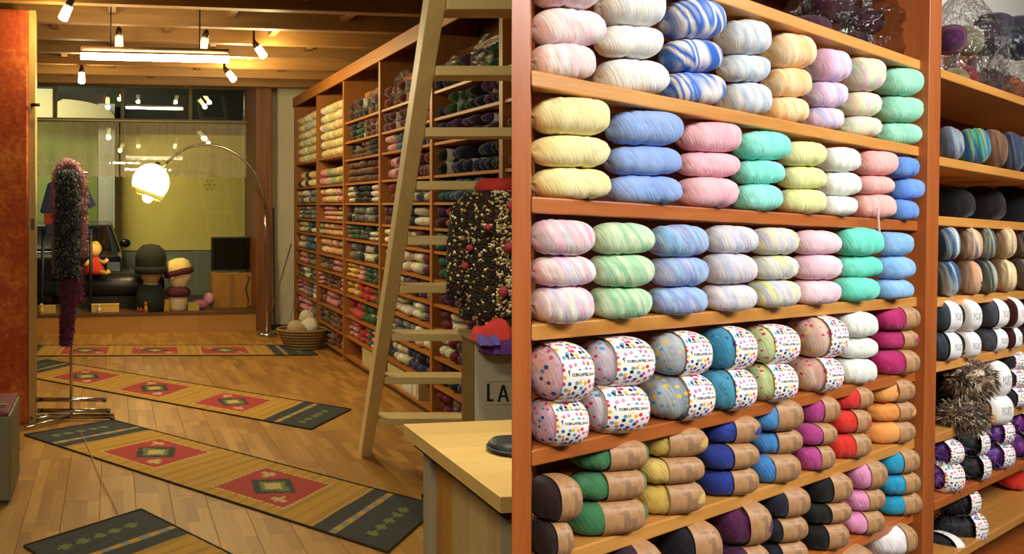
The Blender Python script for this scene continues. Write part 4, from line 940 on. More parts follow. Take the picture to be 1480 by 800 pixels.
BAYPAL = [  # by bay from the window: colours for low, middle, upper shelves
    (['brown', 'white', 'pink', 'grey'], ['white', 'cream', 'grey', 'blue'], ['black', 'cream', 'brown', 'navy']),
    (['brown', 'maroon', 'grey', 'pink'], ['cream', 'sage', 'peach', 'pink'], ['yellow', 'cream', 'pink', 'sage']),
    (['green', 'yellow', 'red', 'pink'], ['black', 'white', 'green', 'grey'], ['black', 'brown', 'green', 'maroon']),
    (['grey', 'white', 'purple', 'navy'], ['maroon', 'navy', 'white', 'grey'], ['maroon', 'purple', 'pink', 'teal']),
    (['maroon', 'white', 'plum', 'navy'], ['teal', 'purple', 'red', 'blue'], ['black', 'navy', 'purple', 'green']),
    (['grey', 'purple', 'navy'], ['purple', 'teal'], ['purple', 'plum'])]
FARY = {k: yarn('far_' + k, v, 4, strand=22) for k, v in PAL.items()}
SK_LO = [skein_mesh('small_skein', 70 + i, 12, 8, 2.6) for i in range(4)]
SL_LO = sleeve_mesh('small_sleeve', -0.05, 0.22, 12, 3, 1.05, 2.6)
stuffmb = MB(); stuffcol = []
BAYN = ['first', 'second', 'third', 'fourth', 'fifth', 'sixth']
ORD = ['lowest', 'second', 'third', 'fourth', 'fifth', 'sixth', 'seventh', 'eighth', 'ninth', 'tenth', 'eleventh', 'twelfth', 'topmost']
r5 = random.Random(5)
NTH = ['first', 'second', 'third', 'fourth', 'fifth', 'sixth', 'seventh', 'eighth', 'ninth', 'tenth', 'eleventh', 'twelfth']
far = []                                               # every small skein: place, size, colour, where it lies
for bay in range(6):
    d1, d0 = DIV[bay] - 0.028, DIV[bay + 1] + 0.028
    for j in range(13):
        lo = LEV[j]; hi = LEV[j + 1] - 0.022 if j < 12 else 2.85
        if bay < 2 and j >= 9:
            if j == 9: hi = 2.108
            elif j == 10: lo, hi = 2.13, 2.85
            else: continue
        if bay in (2, 3) and j == 0: continue
        pal = BAYPAL[bay][0 if j < 5 else 1 if j < 9 else 2]
        tall = bay < 2 and j == 10
        nlay = 6 if tall else 3 if bay < 3 and r5.random() < 0.5 else 2
        if j == 12: nlay = 2 if bay in (2, 3, 4) else 1
        hh = 0.1 if tall or j == 12 else min(0.098, (hi - lo - 0.006) / nlay)
        pitch = r5.choice((0.115, 0.125, 0.135)) if not tall else 0.125
        n = int((d1 - d0) / pitch); pitch = (d1 - d0) / n; run = 0; colr = None
        for i in range(n):
            if run <= 0: colr = ('white' if r5.random() < 0.5 else 'cream') if tall else r5.choice(pal); run = r5.choice((1, 1, 2, 2, 3))
            run -= 1; on = colr in ('black', 'navy', 'green', 'plum', 'maroon', 'purple', 'grey', 'brown') and r5.random() < 0.5
            if r5.random() < 0.03 and not tall: continue
            out = r5.uniform(-.02, .02)
            for l_ in range(nlay):
                if l_ == nlay - 1 and nlay > 1 and r5.random() < 0.12: break
                far.append((FP + 0.115 + out + r5.uniform(-.012, .012), d0 + pitch * (i + 0.5), lo + hh * (l_ + 0.5), 0.2, pitch * 0.99, hh * 0.99, colr, bay, j, i, l_, nlay, on))
def in_view(q):
    """does the photograph show this place (in frame, not behind ladder foot things or the jacket)"""
    c = RW(q[0] - 0.1, q[1], q[2]); u, v = PU + F * c.x / c.y, PV - F * (c.z - CZ) / c.y
    return 420 < u < 728 and 20 < v < 610 and not (u > 655 and 265 < v < 615)
seen = sorted((q for q in far if q[7] >= 3 and in_view(q)), key=lambda q: q[1])
chosen = set(id(q) for q in seen[:118])
for q in far:
    p, d, z, ln, dia, hh, colr, bay, j, i, l_, nlay, on = q
    if id(q) in chosen:
        me = r5.choice(SK_LO)
        lab = f'small {colr} yarn skein, {NTH[i]} from near end, {["lower", "upper", "top"][l_] if nlay > 1 else "single"} layer, {ORD[j]} shelf, {BAYN[bay]} bay'
        grp = f'small skeins in the {BAYN[bay]} bay of the tall bookcase'
        if on:
            o = thing('yarn_skein', lab, 'yarn skein', RW(p, d, z), 0, grp); shared('yarn', me, FARY[colr], o); shared('paper_sleeve', SL_LO, WHITE_P, o)
        else:
            o = shared('yarn_skein', me, FARY[colr]); o.location = RW(p, d, z); tag(o, lab, 'yarn skein', grp)
        o.scale = (ln, dia, hh); o.rotation_euler = (0, 0, THETA + math.pi + r5.uniform(-.06, .06)); continue
    if d < 4.9: continue
    c = RW(p, d, z); seg = 12; vs = []; rg = 7
    col = lin(r5.choice(PAL[colr]))
    for a_ in range(rg):
        x = -0.5 * math.cos(math.pi * a_ / (rg - 1)); rr = profile(x, 2.6)
        for k in range(seg):
            th = 2 * math.pi * k / seg; cy, cz = super_ring(th)
            w_ = EP * (x * ln) + ED * (0.5 * rr * cy * dia); vs.append((c.x + w_.x, c.y + w_.y, c.z + 0.5 * rr * cz * hh))
    stuffmb.add(vs, [(a_ * seg + k, a_ * seg + (k + 1) % seg, (a_ + 1) * seg + (k + 1) % seg, (a_ + 1) * seg + k) for a_ in range(rg - 1) for k in range(seg)], 0, True)
    for a_ in range(rg - 1): stuffcol.extend([lin('#d8d2c4') if (on and a_ == 2) else tuple(x * r5.uniform(0.8, 1.15) for x in col[:3]) + (1,)] * seg)
o = stuffmb.build('shelved_yarn', vcol('small_yarn', 0.9, 0.2, 40)); dye(o, stuffcol)
tag(o, 'mixed small skeins of many colours filling the far bays of the tall bookcase', 'yarn', None, 'stuff')
# clear bags along the top compartments, boxes low down
for i, (bay, t, w_, h_) in enumerate(((2, 0.3, 0.5, 0.26), (2, 0.75, 0.5, 0.24), (3, 0.25, 0.55, 0.28), (3, 0.72, 0.5, 0.30), (4, 0.3, 0.6, 0.28), (4, 0.75, 0.45, 0.24))):
    d = DIV[bay + 1] + (DIV[bay] - DIV[bay + 1]) * t
    b_ = bag('plastic_bag', f'shiny clear bag of yarn atop the {BAYN[bay]} bay, {"window end" if t > 0.5 else "near end"}', RW(FP + 0.17, d, 2.441), (0.3, w_, h_), THETA, 30 + i, neck=False)
gx = thing('carton', 'low cream carton with white panel at the foot of the fourth bay', 'box', RW(FP + 0.16, 7.15, 0.072), THETA)
mb = MB(); mb.box(-0.15, 0.15, -0.4, 0.4, 0, 0.16); mb.build('body', plain('cream_card', '#c2ae80', 0.8), gx)
mb = MB(); mb.box(-0.154, -0.1505, -0.25, -0.02, 0.02, 0.14); mb.box(-0.154, -0.1505, -0.36, -0.28, 0.02, 0.14); mb.build('label_panel', plain('white_panel', '#d2d2cc', 0.6), gx)
gx = thing('carton', 'low cream carton at the foot of the third bay', 'box', RW(FP + 0.16, 8.1, 0.072), THETA)
mb = MB(); mb.box(-0.15, 0.15, -0.25, 0.25, 0, 0.16); mb.build('body', plain('cream_card', '#c2ae80', 0.8), gx)
mb = MB(); mb.box(-0.153, 0.153, -0.253, 0.253, 0.14, 0.168); mb.build('lid', plain('cream_card', '#c2ae80', 0.8), gx)
# ================================================================ THINGS IN THE SHOP
# ---- woven runners
RUG = vcol('woven_wool', 0.9, 0.1, 160)
YEL, YEL2, BLK, RED, CRM, GRN, GRY = (lin(c) for c in ('#b5871e', '#a1771a', '#1b1f22', '#a3241c', '#bfa468', '#5f6e2c', '#7a7c76'))
def rug_colour(x, y, ln, wd, ndia):
    """x along, y across, in metres"""
    e = min(x, ln - x)
    if e < 0.30:
        if 0.13 < e < 0.175 and 0.16 * wd < y < 0.84 * wd and int(y / 0.02) % 5 != 4 and (0.14 < e < 0.165 or int(y / 0.02) % 5 in (1, 2)): return GRN
        return BLK
    if e < 0.345: return YEL if int(y / 0.06) % 2 else GRY
    if e < 0.44: return BLK
    c0 = 0.95; step = (ln - 2 * c0) / max(1, ndia - 1)
    for k in range(ndia):
        cx = c0 + step * k; dx, dy = abs(x - cx), abs(y - wd / 2)
        if dx < 0.25 and dy < 0.24:
            a, b = x - cx, y - wd / 2
            if dx + dy < 0.065: return CRM
            if dx + dy < 0.12: return GRN
            if dx + dy < 0.165: return BLK
            for sx, sy in ((-0.155, 0.15), (0.155, -0.15)):
                ex, ey = abs(a - sx), abs(b - sy)
                if (ex < 0.05 and ey < 0.016) or (ey < 0.05 and ex < 0.016): return CRM
            return RED
        if dx < 0.265 and dy < 0.255 and (int((x + y) / 0.02) % 2): return CRM
    return YEL if int(x / 0.03) % 3 else YEL2
def runner(A, B, Cc, Dd, ndia, label, ln=None):
    """A near-left, B far-left, C far-right, D near-right corners on the floor"""
    A, B, Cc, Dd = (Vector((q[0], q[1], 0)) for q in (A, B, Cc, Dd))
    ln = ((Cc - B).length + (Dd - A).length) / 2; wd = ((B - A).length + (Cc - Dd).length) / 2
    nx, ny = int(ln / 0.02), int(wd / 0.02); th = 0.006
    o = thing('runner_rug', label, 'rug', (A + B + Cc + Dd) / 4, 0, 'woven yellow runners with red diamonds on the shop floor')
    c0 = o.location
    mb = MB(); vs = []; cols = []
    for i in range(nx + 1):
        for j in range(ny + 1):
            s, t = i / nx, j / ny; p = (A * (1 - s) + Dd * s) * (1 - t) + (B * (1 - s) + Cc * s) * t - c0
            vs.append((p.x, p.y, th + 0.0012 * math.sin(i * 1.7 + j * 0.3)))
    fs = []
    for i in range(nx):
        for j in range(ny):
            fs.append((i * (ny + 1) + j, (i + 1) * (ny + 1) + j, (i + 1) * (ny + 1) + j + 1, i * (ny + 1) + j + 1)); cols.append(rug_colour((i + .5) / nx * ln, (j + .5) / ny * wd, ln, wd, ndia))
    mb.add(vs, fs, 0, True); r_ = mb.build('woven_field', RUG, o); dye(r_, cols)
    mb = MB(); loop = [A, Dd, Cc, B, A]
    for i in range(4): mb.tube([loop[i] - c0 + Vector((0, 0, 0.006)), loop[i + 1] - c0 + Vector((0, 0, 0.006))], 0.0055, 6)
    mb.build('edge_binding', plain('rug_binding', '#33240f', 0.9), o)
g2 = lambda u, v: floor_at(u, v)
runner(g2(35, 629), g2(163, 607.5), g2(635, 732), g2(560, 799), 2, 'yellow runner with two red diamonds and dark ends, reaching the table foot')
C2, D2 = g2(507, 592), g2(449, 621); dv = Vector((-0.79, 0.613, 0)) * 3.67
runner(D2 + dv, C2 + dv, C2, D2, 3, 'yellow runner with three red diamonds in the middle of the shop floor')
runner((-2.80, 9.50), (-2.85, 10.22), (0.55, 10.24), (0.66, 9.56), 3, 'yellow runner with red diamonds lying below the window bench')
A4, B4 = g2(35, 790), g2(204, 737); dv = Vector((0.627, -0.779, 0)) * 1.75
runner(A4, B4, B4 + dv, A4 + dv, 1, 'yellow runner end, dark with green motif, lowest in the photo')
mb = MB(); pts = [floor_at(117 + 53 * t, 628 + 117 * t) + Vector((0.004 * math.sin(9 * t), 0, 0.012)) for t in [k / 14 for k in range(15)]]
mb.tube(pts, 0.0028, 6); tag(mb.build('yarn_thread', plain('pale_thread', '#b98c58', 0.8)), 'pale loose thread lying across the runner and floor', 'thread')

# ---- chrome garment stand with the long scarves
st = floor_at(103, 607); ST = Vector((st.x, st.y, 0)); YS = ST.y; px = YS / F
def sx_(u): return ray(u, 300, YS).x - ST.x
def sz_(v): return CZ - (v - PV) * px
stand = thing('garment_stand', 'chrome garment stand with long fluffy scarves before the window', 'stand', ST)
mb = MB(); mb.tube([(0, 0, 0.02), (0, 0, sz_(236))], 0.012, 12); mb.build('pole', MET, stand)
for v, u0, u1 in ((577, 55, 151), (593, 57, 157)):
    mb = MB(); mb.tube([(sx_(u0), 0.0, sz_(v)), (sx_(u1), 0, sz_(v))], 0.017, 12); mb.build('cross_bar', MET, stand)
    for u in (u0, u1):
        mb = MB(); mb.tube([(sx_(u) - 0.012, 0, sz_(v)), (sx_(u) + 0.012, 0, sz_(v))], 0.019, 12); mb.build('end_cap', plain('grey_cap', '#55524c', 0.5), stand)
mb = MB(); mb.tube([(sx_(46), -0.08, 0.03), (sx_(70), 0, 0.03), (sx_(165), 0.0, 0.03)], 0.02, 10); mb.build('foot', MET, stand)
mb = MB(); mb.tube([(0, 0.0, 0.03), (-0.27, -0.30, 0.02)], 0.012, 10); mb.build('foot', MET, stand)
mb = MB(); mb.tube([(-0.12, 0, sz_(250)), (0.12, 0, sz_(250))], 0.01, 8); mb.ball((0, -0.03, sz_(250)), 0.022); mb.build('hanger_arm', MET, stand)
for u in (52, 163):
    mb = MB(); mb.tube([(sx_(u) , 0, 0), (sx_(u), 0, 0.03)], 0.016, 10); mb.build('foot_pad', plain('grey_cap', '#55524c', 0.5), stand)
def hanging(name, path, wd, dp, cols, n, ln, label, seed, grp=None, fine=0.0030):
    """a soft strip hung along a path (x, y, z, half width)"""
    rnd = random.Random(seed); mb = MB(); fc = []; pts = []; seg = 14; vs = []
    m_ = len(path)
    for i, (x, y, z, hw) in enumerate(path):
        a = path[max(0, i - 1)]; b = path[min(m_ - 1, i + 1)]; t = Vector((b[0] - a[0], b[1] - a[1], b[2] - a[2])).normalized()
        sd = Vector((0, 1, 0)).cross(t); sd = sd.normalized() if sd.length > 1e-4 else Vector((1, 0, 0)); fr = Vector((0, -1, 0))
        for k in range(seg):
            th = 2 * math.pi * k / seg; q = 1 + rnd.uniform(-.08, .08); nr = sd * math.cos(th) + fr * math.sin(th)
            p = Vector((x, y, z)) + sd * (math.cos(th) * hw * q) + fr * (math.sin(th) * dp * q); vs.append(p); pts.append((p, nr))
    fs = [(i * seg + k, i * seg + (k + 1) % seg, (i + 1) * seg + (k + 1) % seg, (i + 1) * seg + k) for i in range(m_ - 1) for k in range(seg)]
    fs += [tuple(reversed(range(seg))), tuple((m_ - 1) * seg + k for k in range(seg))]
    mb.add(vs, fs, 0, True); fc += [cols[0] for _ in fs]
    rows_ = [pts[i * seg:(i + 1) * seg] for i in range(m_)]; fat = []
    for _ in range(4000):
        i = rnd.randrange(m_ - 1); k = rnd.randrange(seg); t = rnd.random(); t2 = rnd.random(); a, b = rows_[i][k], rows_[i + 1][k]; a2 = rows_[i][(k + 1) % seg]
        fat.append((a[0].lerp(b[0], t).lerp(a2[0].lerp(rows_[i + 1][(k + 1) % seg][0], t), t2), a[1].lerp(a2[1], t2)))
    tufts(mb, fat, n, ln, fine, rnd, cols, fc, 0.5)
    o = mb.build(name, FUR, None, ST); dye(o, fc); return tag(o, label, 'scarf', grp)
def vpath(us, v0, v1, hw0, hw1, y, n=16):
    return [(sx_(us[0] + (us[1] - us[0]) * i / n), y, sz_(v0 + (v1 - v0) * i / n), (hw0 + (hw1 - hw0) * i / n) * px * (0.75 + 0.25 * min(1, i / 2) if i < 2 else 1)) for i in range(n + 1)]
hanging('scarf', vpath((101, 101), 246, 398, 14, 15, -0.10), 0, 0.05, L('#101012', '#17171a', '#1c1c1f', '#2c2c2e', '#0c0c0e', '#121214', '#9a9a96', '#55534f'), 9000, 0.026, 'black and grey fluffy scarf hung at the front of the stand', 1)
arch = []
for i in range(25):
    t = i / 24
    if t < 0.4: s = t / 0.4; q = (sx_(85), 0.0, sz_(395 - s * 135))
    elif t < 0.6: s = (t - 0.4) / 0.2; a_ = math.pi * (1 - s); q = (sx_(100 + 15 * math.cos(a_)), -0.02, sz_(260 - 24 * math.sin(a_)))
    else: s = (t - 0.6) / 0.4; q = (sx_(117), 0.0, sz_(260 + s * 110))
    arch.append((*q, 9 * px))
hanging('scarf', arch, 0, 0.05, L('#7a5052', '#94686a', '#5f2a34', '#44202a', '#b08c86', '#6e2430'), 5000, 0.017, 'dusty pink scarf looped round the top of the stand', 2)
hanging('scarf', vpath((104, 96), 380, 498, 13, 7, -0.03), 0, 0.05, L('#4a1230', '#6a1c44', '#3a0e26', '#8a3a60', '#541838'), 5000, 0.02, 'burgundy fluffy scarf hanging lowest on the stand', 3)
hanging('scarf', vpath((111, 111), 385, 438, 7, 6, 0.03, 8), 0, 0.04, L('#5a1838', '#7a2a50', '#44102a'), 500, 0.03, 'short burgundy scarf end behind the long burgundy scarf', 4)

# ---- goods on the window bench
DB = 11.72
def bench(u, d=DB): p, _, _ = room_at(u, 420, d); return RW(p, d, zs)
SB = DB / F
def bz(v, d=DB): return CZ - (v - PV) * d / F - zs
# navy shirt on a stand
o_ = bench(100, 11.6); sh = thing('shirt_stand', 'dark navy stand behind the scarves in the window', 'stand', o_, THETA)
k = 11.6 / F
mb = MB(); mb.tube([(-38 * k, 0, 0), (-36 * k, 0, bz(330, 11.6))], 0.02, 8); mb.tube([(30 * k, 0, 0), (30 * k, 0, bz(330, 11.6))], 0.02, 8); mb.build('leg', plain('navy_metal', '#1e2436', 0.5), sh)
mb = MB(); mb.tube([(-38 * k, 0, bz(335, 11.6)), (30 * k, 0, bz(335, 11.6))], 0.02, 8); mb.tube([(-4 * k, 0, bz(335, 11.6)), (-4 * k, 0, bz(262, 11.6))], 0.014, 8); mb.build('cross_bar', plain('navy_metal', '#1e2436', 0.5), sh)
poly = [(-33, 338), (-31, 310), (-40, 306), (-29, 266), (-12, 256), (-4, 261), (6, 256), (22, 265), (38, 296), (28, 302), (24, 290), (26, 338)]
mb = MB(); mb.prism([(x * k, bz(v, 11.6)) for x, v in poly], -0.06, 0.06)
so = mb.build('shirt', plain('navy_jersey', '#1f2650', 0.9, noise=0.15), None, o_ + ED * -0.03, THETA, bevel=0.02); tag(so, 'navy blue short-sleeved shirt on display behind the scarves', 'shirt')
mb = MB(); mb.box(-34 * k, 0, -0.068, 0.068, bz(323, 11.6), bz(308, 11.6)); mb.build('red_hem', plain('red_cloth', '#8a2a24', 0.9), so)
# black bolster
o_ = bench(176) + ED * 0.14; bs = thing('bolster', 'black padded bolster lying along the window bench', 'cushion', o_ , THETA)
mb = MB(); hx = 62 * SB; r_ = 0.17
mb.tube([(-hx, 0.1, 0.30), (-hx + 0.03, 0.1, 0.30), (-hx + 0.08, 0.1, 0.30), (hx - 0.08, 0.1, 0.29), (hx - 0.03, 0.1, 0.29), (hx, 0.1, 0.29)], [0.08, 0.14, r_, r_, 0.14, 0.08], 20); mb.build('roll', plain('black_leather', '#1c1a1c', 0.38, bumps=0.15, nscale=12), bs)
mb = MB(); mb.box(-hx + 0.05, hx - 0.05, -0.02, 0.24, 0, 0.16); mb.build('base', plain('black_base', '#0f0d0c', 0.8), bs)
# doll
o_ = bench(136, DB - 0.05) + Vector((0, 0, 0.46)); dl = thing('doll', 'small yellow-haired doll in a red dress on the black bolster', 'doll', o_, THETA)
o_ = dl.location
mb = MB(); mb.lathe([(0.0, 0.0), (0.13, 0.0), (0.135, 0.05), (0.10, 0.15), (0.06, 0.22), (0.0, 0.235)], 18, (0, 0.1, 0), sy=0.7); mb.build('dress', plain('red_felt', '#b5301c', 0.9), dl)
mb = MB(); mb.ball((0.0, 0.1, 0.31), 0.085, 0.08, 0.09); mb.build('head', plain('doll_skin', '#d9b070', 0.7), dl)
mb = MB(); mb.ball((-0.005, 0.12, 0.325), 0.1, 0.09, 0.095, wob=0.08, rnd=random.Random(2)); mb.build('hair', plain('yellow_wool', '#c89a1c', 0.9), dl)
mb = MB(); mb.tube([(0.06, 0.08, 0.17), (0.13, 0.05, 0.15), (0.17, 0.04, 0.19)], [0.028, 0.024, 0.026], 8); mb.build('arm', plain('doll_skin', '#d9b070'), dl)
mb = MB(); mb.tube([(-0.06, 0.06, 0.17), (-0.12, 0.03, 0.11)], [0.028, 0.024], 8); mb.build('arm', plain('doll_skin', '#d9b070'), dl)
for y in (0.04, 0.09):
    mb = MB(); mb.tube([(0.07, y, 0.03), (0.16, y - 0.03, 0.015), (0.19, y - 0.04, 0.04)], [0.03, 0.026, 0.03], 8); mb.build('leg', plain('doll_stocking', '#d0a440'), dl)
# display heads
def head(u, vt, vb, d, hat, hatc, skin, label, facing, scarf, neck=None, low=0.345):
    TL = -14 if neck is None else 0; o_ = bench(u, d); h = bz(vt, d); s = h / 0.5
    o = thing('mannequin_bust', label, 'mannequin bust', o_, THETA + facing); sk = plain('foam_' + skin[1:], skin, 0.75)
    prof = [(0.0, 0.0), (0.078, 0.0), (0.082, 0.02), (0.094, 0.13), (0.07, 0.18), (0.056, 0.21), (0.056, 0.25)]
    mb = MB(); mb.lathe([(r * s, z * s) for r, z in prof], 20); mb.build('neck', plain('neck_' + skin[1:], skin, 0.8), o)
    if neck:
        mb = MB(); mb.lathe([(0.06 * s, 0.0), (0.10 * s, 0.0), (0.11 * s, 0.06 * s), (0.105 * s, 0.14 * s), (0.075 * s, 0.20 * s), (0.05 * s, 0.20 * s)], 20); mb.build('dark_wrap', plain('wrap_' + neck[1:], neck, 0.95), o)
    # head: egg with brow, nose, lips and chin
    mb = MB(); seg, rings = 26, 22; vs = []
    for i in range(rings + 1):
        ph = math.pi * i / rings; z = 0.335 - 0.15 * math.cos(ph)
        for q in range(seg):
            th = 2 * math.pi * q / seg; r = math.sin(ph) * (0.085 if z < 0.33 else 0.095)
            x, y = r * math.cos(th), r * 1.18 * math.sin(th); f = max(0.0, -math.sin(th))
            if f > 0.6:
                g = (f - 0.6) / 0.4
                y -= 0.035 * g ** 3 * math.exp(-((z - 0.315) / 0.025) ** 2) + 0.012 * g ** 2 * math.exp(-((z - 0.268) / 0.012) ** 2) + 0.014 * g * math.exp(-((z - 0.225) / 0.02) ** 2)
                y += 0.014 * math.exp(-((z - 0.345) / 0.014) ** 2) * math.exp(-((abs(x) - 0.035) / 0.016) ** 2)
            vs.append((x * s, y * s, z * s))
    mb.add(vs, [(i * seg + q, i * seg + (q + 1) % seg, (i + 1) * seg + (q + 1) % seg, (i + 1) * seg + q) for i in range(rings) for q in range(seg)], 0, True); mb.build('face', sk, o)
    for sx in (-1, 1):
        mb = MB(); mb.ball((sx * 0.094 * s, 0.01 * s, 0.325 * s), 0.014 * s, 0.025 * s, 0.036 * s, 10, 8); mb.build('ear', sk, o)
    mb = MB(); mb.lathe([(0.103 * s, low * s), (0.116 * s, (low + 0.012) * s), (0.112 * s, 0.36 * s), (0.115 * s, 0.40 * s), (0.10 * s, 0.455 * s), (0.06 * s, 0.492 * s), (0.0, 0.502 * s)], 22, sy=1.2); hb = mb.build('hat', plain('hat_' + hat[1:], hat, 0.95, bumps=0.5, nscale=60), o); hb.rotation_euler = (math.radians(TL), 0, 0); hb.location = (0, (low + 0.06) * s * math.sin(math.radians(TL)), 0)
    mb = MB(); mb.lathe([(0.101 * s, (low - 0.01) * s), (0.118 * s, (low - 0.005) * s), (0.123 * s, (low + 0.02) * s), (0.119 * s, (low + 0.045) * s), (0.103 * s, (low + 0.05) * s)], 22, sy=1.2); hb = mb.build('hat_band', plain('band_' + hatc[1:], hatc, 0.95, bumps=0.5, nscale=60), o); hb.rotation_euler = (math.radians(TL), 0, 0); hb.location = (0, (low + 0.06) * s * math.sin(math.radians(TL)), 0)
    if scarf:
        mb = MB(); mb.lathe([(0.06 * s, 0.13 * s), (0.112 * s, 0.135 * s), (0.126 * s, 0.165 * s), (0.112 * s, 0.205 * s), (0.066 * s, 0.225 * s)], 20); mb.build('neck_scarf', plain('scarf_' + scarf[1:], scarf, 0.95, noise=0.3, nscale=30), o)
    return o
head(257, 371, 448, DB - 0.16, '#c9b070', '#4c1420', '#c9b494', 'pale foam head in cream hat with burgundy band and scarf', math.radians(62), '#4a1a22')
head(218, 352, 448, DB - 0.20, '#141612', '#1d1f1a', '#a8946c', 'foam head in a black knitted hat beside the burgundy-banded head', math.radians(200), None, '#14211d', 0.29)
mb = MB(); mb.ball((0, 0, 0), 0.06, 0.05, 0.045, wob=0.1, rnd=random.Random(4)); tag(mb.build('knitted_flower', plain('red_wool', '#8a1f24', 0.9), None, bench(206, DB - 0.30) + Vector((0, 0, 0.02)), THETA), 'small dark red knitted flower below the black hat', 'ornament')
# pink knitting, card box, screen
pk = thing('knitted_toy', 'pink knitted bundle lying beside the cardboard box', 'toy', bench(292, DB - 0.1), THETA)
mb = MB(); rr = random.Random(9)
mb.ball((-0.03, 0, 0.06), 0.11, 0.09, 0.065, wob=0.05, rnd=rr); mb.build('body', plain('pink_wool', '#b56a8a', 0.95, bumps=0.4, nscale=50), pk)
mb = MB(); mb.ball((0.09, 0.02, 0.13), 0.07, 0.06, 0.08, wob=0.05, rnd=rr); mb.build('head', plain('pink_wool_pale', '#c48aa0', 0.95, bumps=0.4, nscale=50), pk)
k = SB; bx0 = thing('cardboard_box', 'brown cardboard box under the dark screen on the bench', 'box', bench(336, DB), THETA)
mb = MB(); mb.box(-30 * k, 30 * k, -0.02, 0.30, 0, bz(397)); mb.build('body', plain('card', '#8f6428', 0.85, noise=0.08, nscale=8), bx0, bevel=0.004)
mb = MB(); mb.box(-30.5 * k, 30.5 * k, -0.024, 0.304, bz(397), bz(395.5)); mb.build('flap', plain('card_light', '#9a6f30', 0.85), bx0)
mb = MB(); mb.box(-4 * k, 3 * k, -0.022, -0.0195, 0.0, bz(397)); mb.build('corner_tape', plain('card_tape', '#7a5420', 0.6), bx0)
tv = thing('screen', 'dark flat screen standing on the cardboard box', 'screen', bench(335, DB) + Vector((0, 0, bz(395.5))), THETA)
hz_ = bz(343) - bz(395.5)
mb = MB(); mb.box(-29 * k, 30 * k, 0.08, 0.14, 0.03, hz_); mb.build('casing', plain('black_plastic', '#0d0c0a', 0.4), tv, bevel=0.006)
mb = MB(); mb.box(-27 * k, 28 * k, 0.077, 0.0795, 0.05, hz_ - 0.02); mb.build('display', plain('black_screen', '#080908', 0.15), tv)
mb = MB(); mb.box(-10 * k, 10 * k, 0.02, 0.2, 0, 0.015); mb.box(-3 * k, 3 * k, 0.1, 0.13, 0.015, 0.05); mb.build('foot', plain('grey_plastic', '#6a6658', 0.5), tv)
mb = MB(); mb.tube([(0, 0, bz(400)), (0.03, -0.01, 0.4), (-0.02, -0.01, 0.25), (0.02, -0.01, 0.1), (0.0, -0.01, 0.02), (0.2, -0.02, 0.012)], 0.008, 6); tag(mb.build('cable', plain('black_plastic', '#0d0c0a'), None, bench(357, DB - 0.04), THETA), 'black cable dangling in front of the cardboard box', 'cable')
# little paper things along the bench front
def bits(u, v0, v1, w_, c, lb, nm='paper_box', ct='box', dd=DB - 0.27):
    o = thing(nm, lb, ct, bench(u, dd), THETA); hh = max(0.03, (v1 - v0) * SB)
    mb = MB(); mb.box(-w_ * SB / 2, w_ * SB / 2, 0, 0.1, 0, hh); mb.build('body', plain('bit_' + c[1:], c, 0.8), o, bevel=0.004)
    mb = MB(); mb.box(-w_ * SB / 2 - 0.003, w_ * SB / 2 + 0.003, -0.003, 0.103, hh, hh + 0.012); mb.build('lid', plain('bitl_' + c[1:], c, 0.7), o)
bits(152, 435, 445, 38, '#c9a75a', 'long cream box on the bench under the black bolster')
bits(68, 437, 446, 22, '#c2a45e', 'cream box on the bench behind the scarf stand')
bits(241, 432, 447, 8, '#b8862c', 'small amber box beside the foam head')
bits(212, 441, 447, 26, '#b08432', 'flat amber box left of the foam head')
bits(280, 436, 446, 16, '#a8924a', 'small olive box between the foam head and pink toy')
for u, h, c, lb in ((60, 16, '#c9a94e', 'tiny straw figure beside the cream box behind the stand'), (143, 14, '#c8c0a0', 'tiny pale figure at the end of the long cream box'), (211, 16, '#c87a30', 'tiny orange figure on the bench under the black hat')):
    o = thing('figurine', lb, 'figurine', bench(u, DB - 0.36), THETA); hh = h * SB
    mb = MB(); mb.lathe([(0, 0), (0.03, 0), (0.018, hh * 0.6), (0, hh * 0.65)], 12); mb.build('body', plain('fig' + c[1:], c, 0.8), o)
    mb = MB(); mb.ball((0, 0, hh * 0.78), 0.02, 0.02, hh * 0.2, 10, 8); mb.build('head', plain('figh' + c[1:], c, 0.8), o)

# ---- arc lamp
base = floor_at(386, 485); YL = base.y; kk = YL / F
al = thing('arc_lamp', 'chrome arc floor lamp with a glowing white dome shade', 'lamp', (base.x, base.y, 0))
def lp(u, v, dy=0.0): q = ray(u, v, YL + dy); return (q.x - base.x, q.y - base.y, q.z)
mb = MB(); mb.lathe([(0, 0), (0.13, 0), (0.13, 0.03), (0.12, 0.045), (0.0, 0.05)], 24); mb.build('base', MET, al)
mb = MB(); mb.tube([(0, 0, 0.04), lp(386, 440), lp(384, 330), lp(383, 300)], 0.016, 10); mb.build('pole', MET, al)
arc = [(383, 302), (381, 285), (376, 265), (368, 249), (357, 235), (342, 222), (324, 213), (305, 209), (288, 209), (272, 213), (257, 221), (245, 231), (234, 243)]
mb = MB(); mb.tube([lp(*q) for q in arc], 0.013, 10); mb.build('arc_arm', plain('brass_arm', '#9c9484', 0.25, 0.95), al)
sh_m = plain('lit_shade', '#fff4d8', 0.6, emit='#ffeaa0', es=4.0)
mb = MB(); ax = Vector((-0.35, 0.0, -0.94)).normalized(); R = Vector((0, 0, 1)).rotation_difference(-ax).to_matrix().to_4x4()
rS = 27 * kk; cS = Vector(lp(218, 263))
prof = [(rS * math.sin(a), rS * math.cos(a)) for a in [math.radians(4 + 116 * i / 16) for i in range(17)]]
m2 = MB(Matrix.Translation(cS) @ R); m2.lathe(prof, 28); shd = m2.build('shade', sh_m, al)
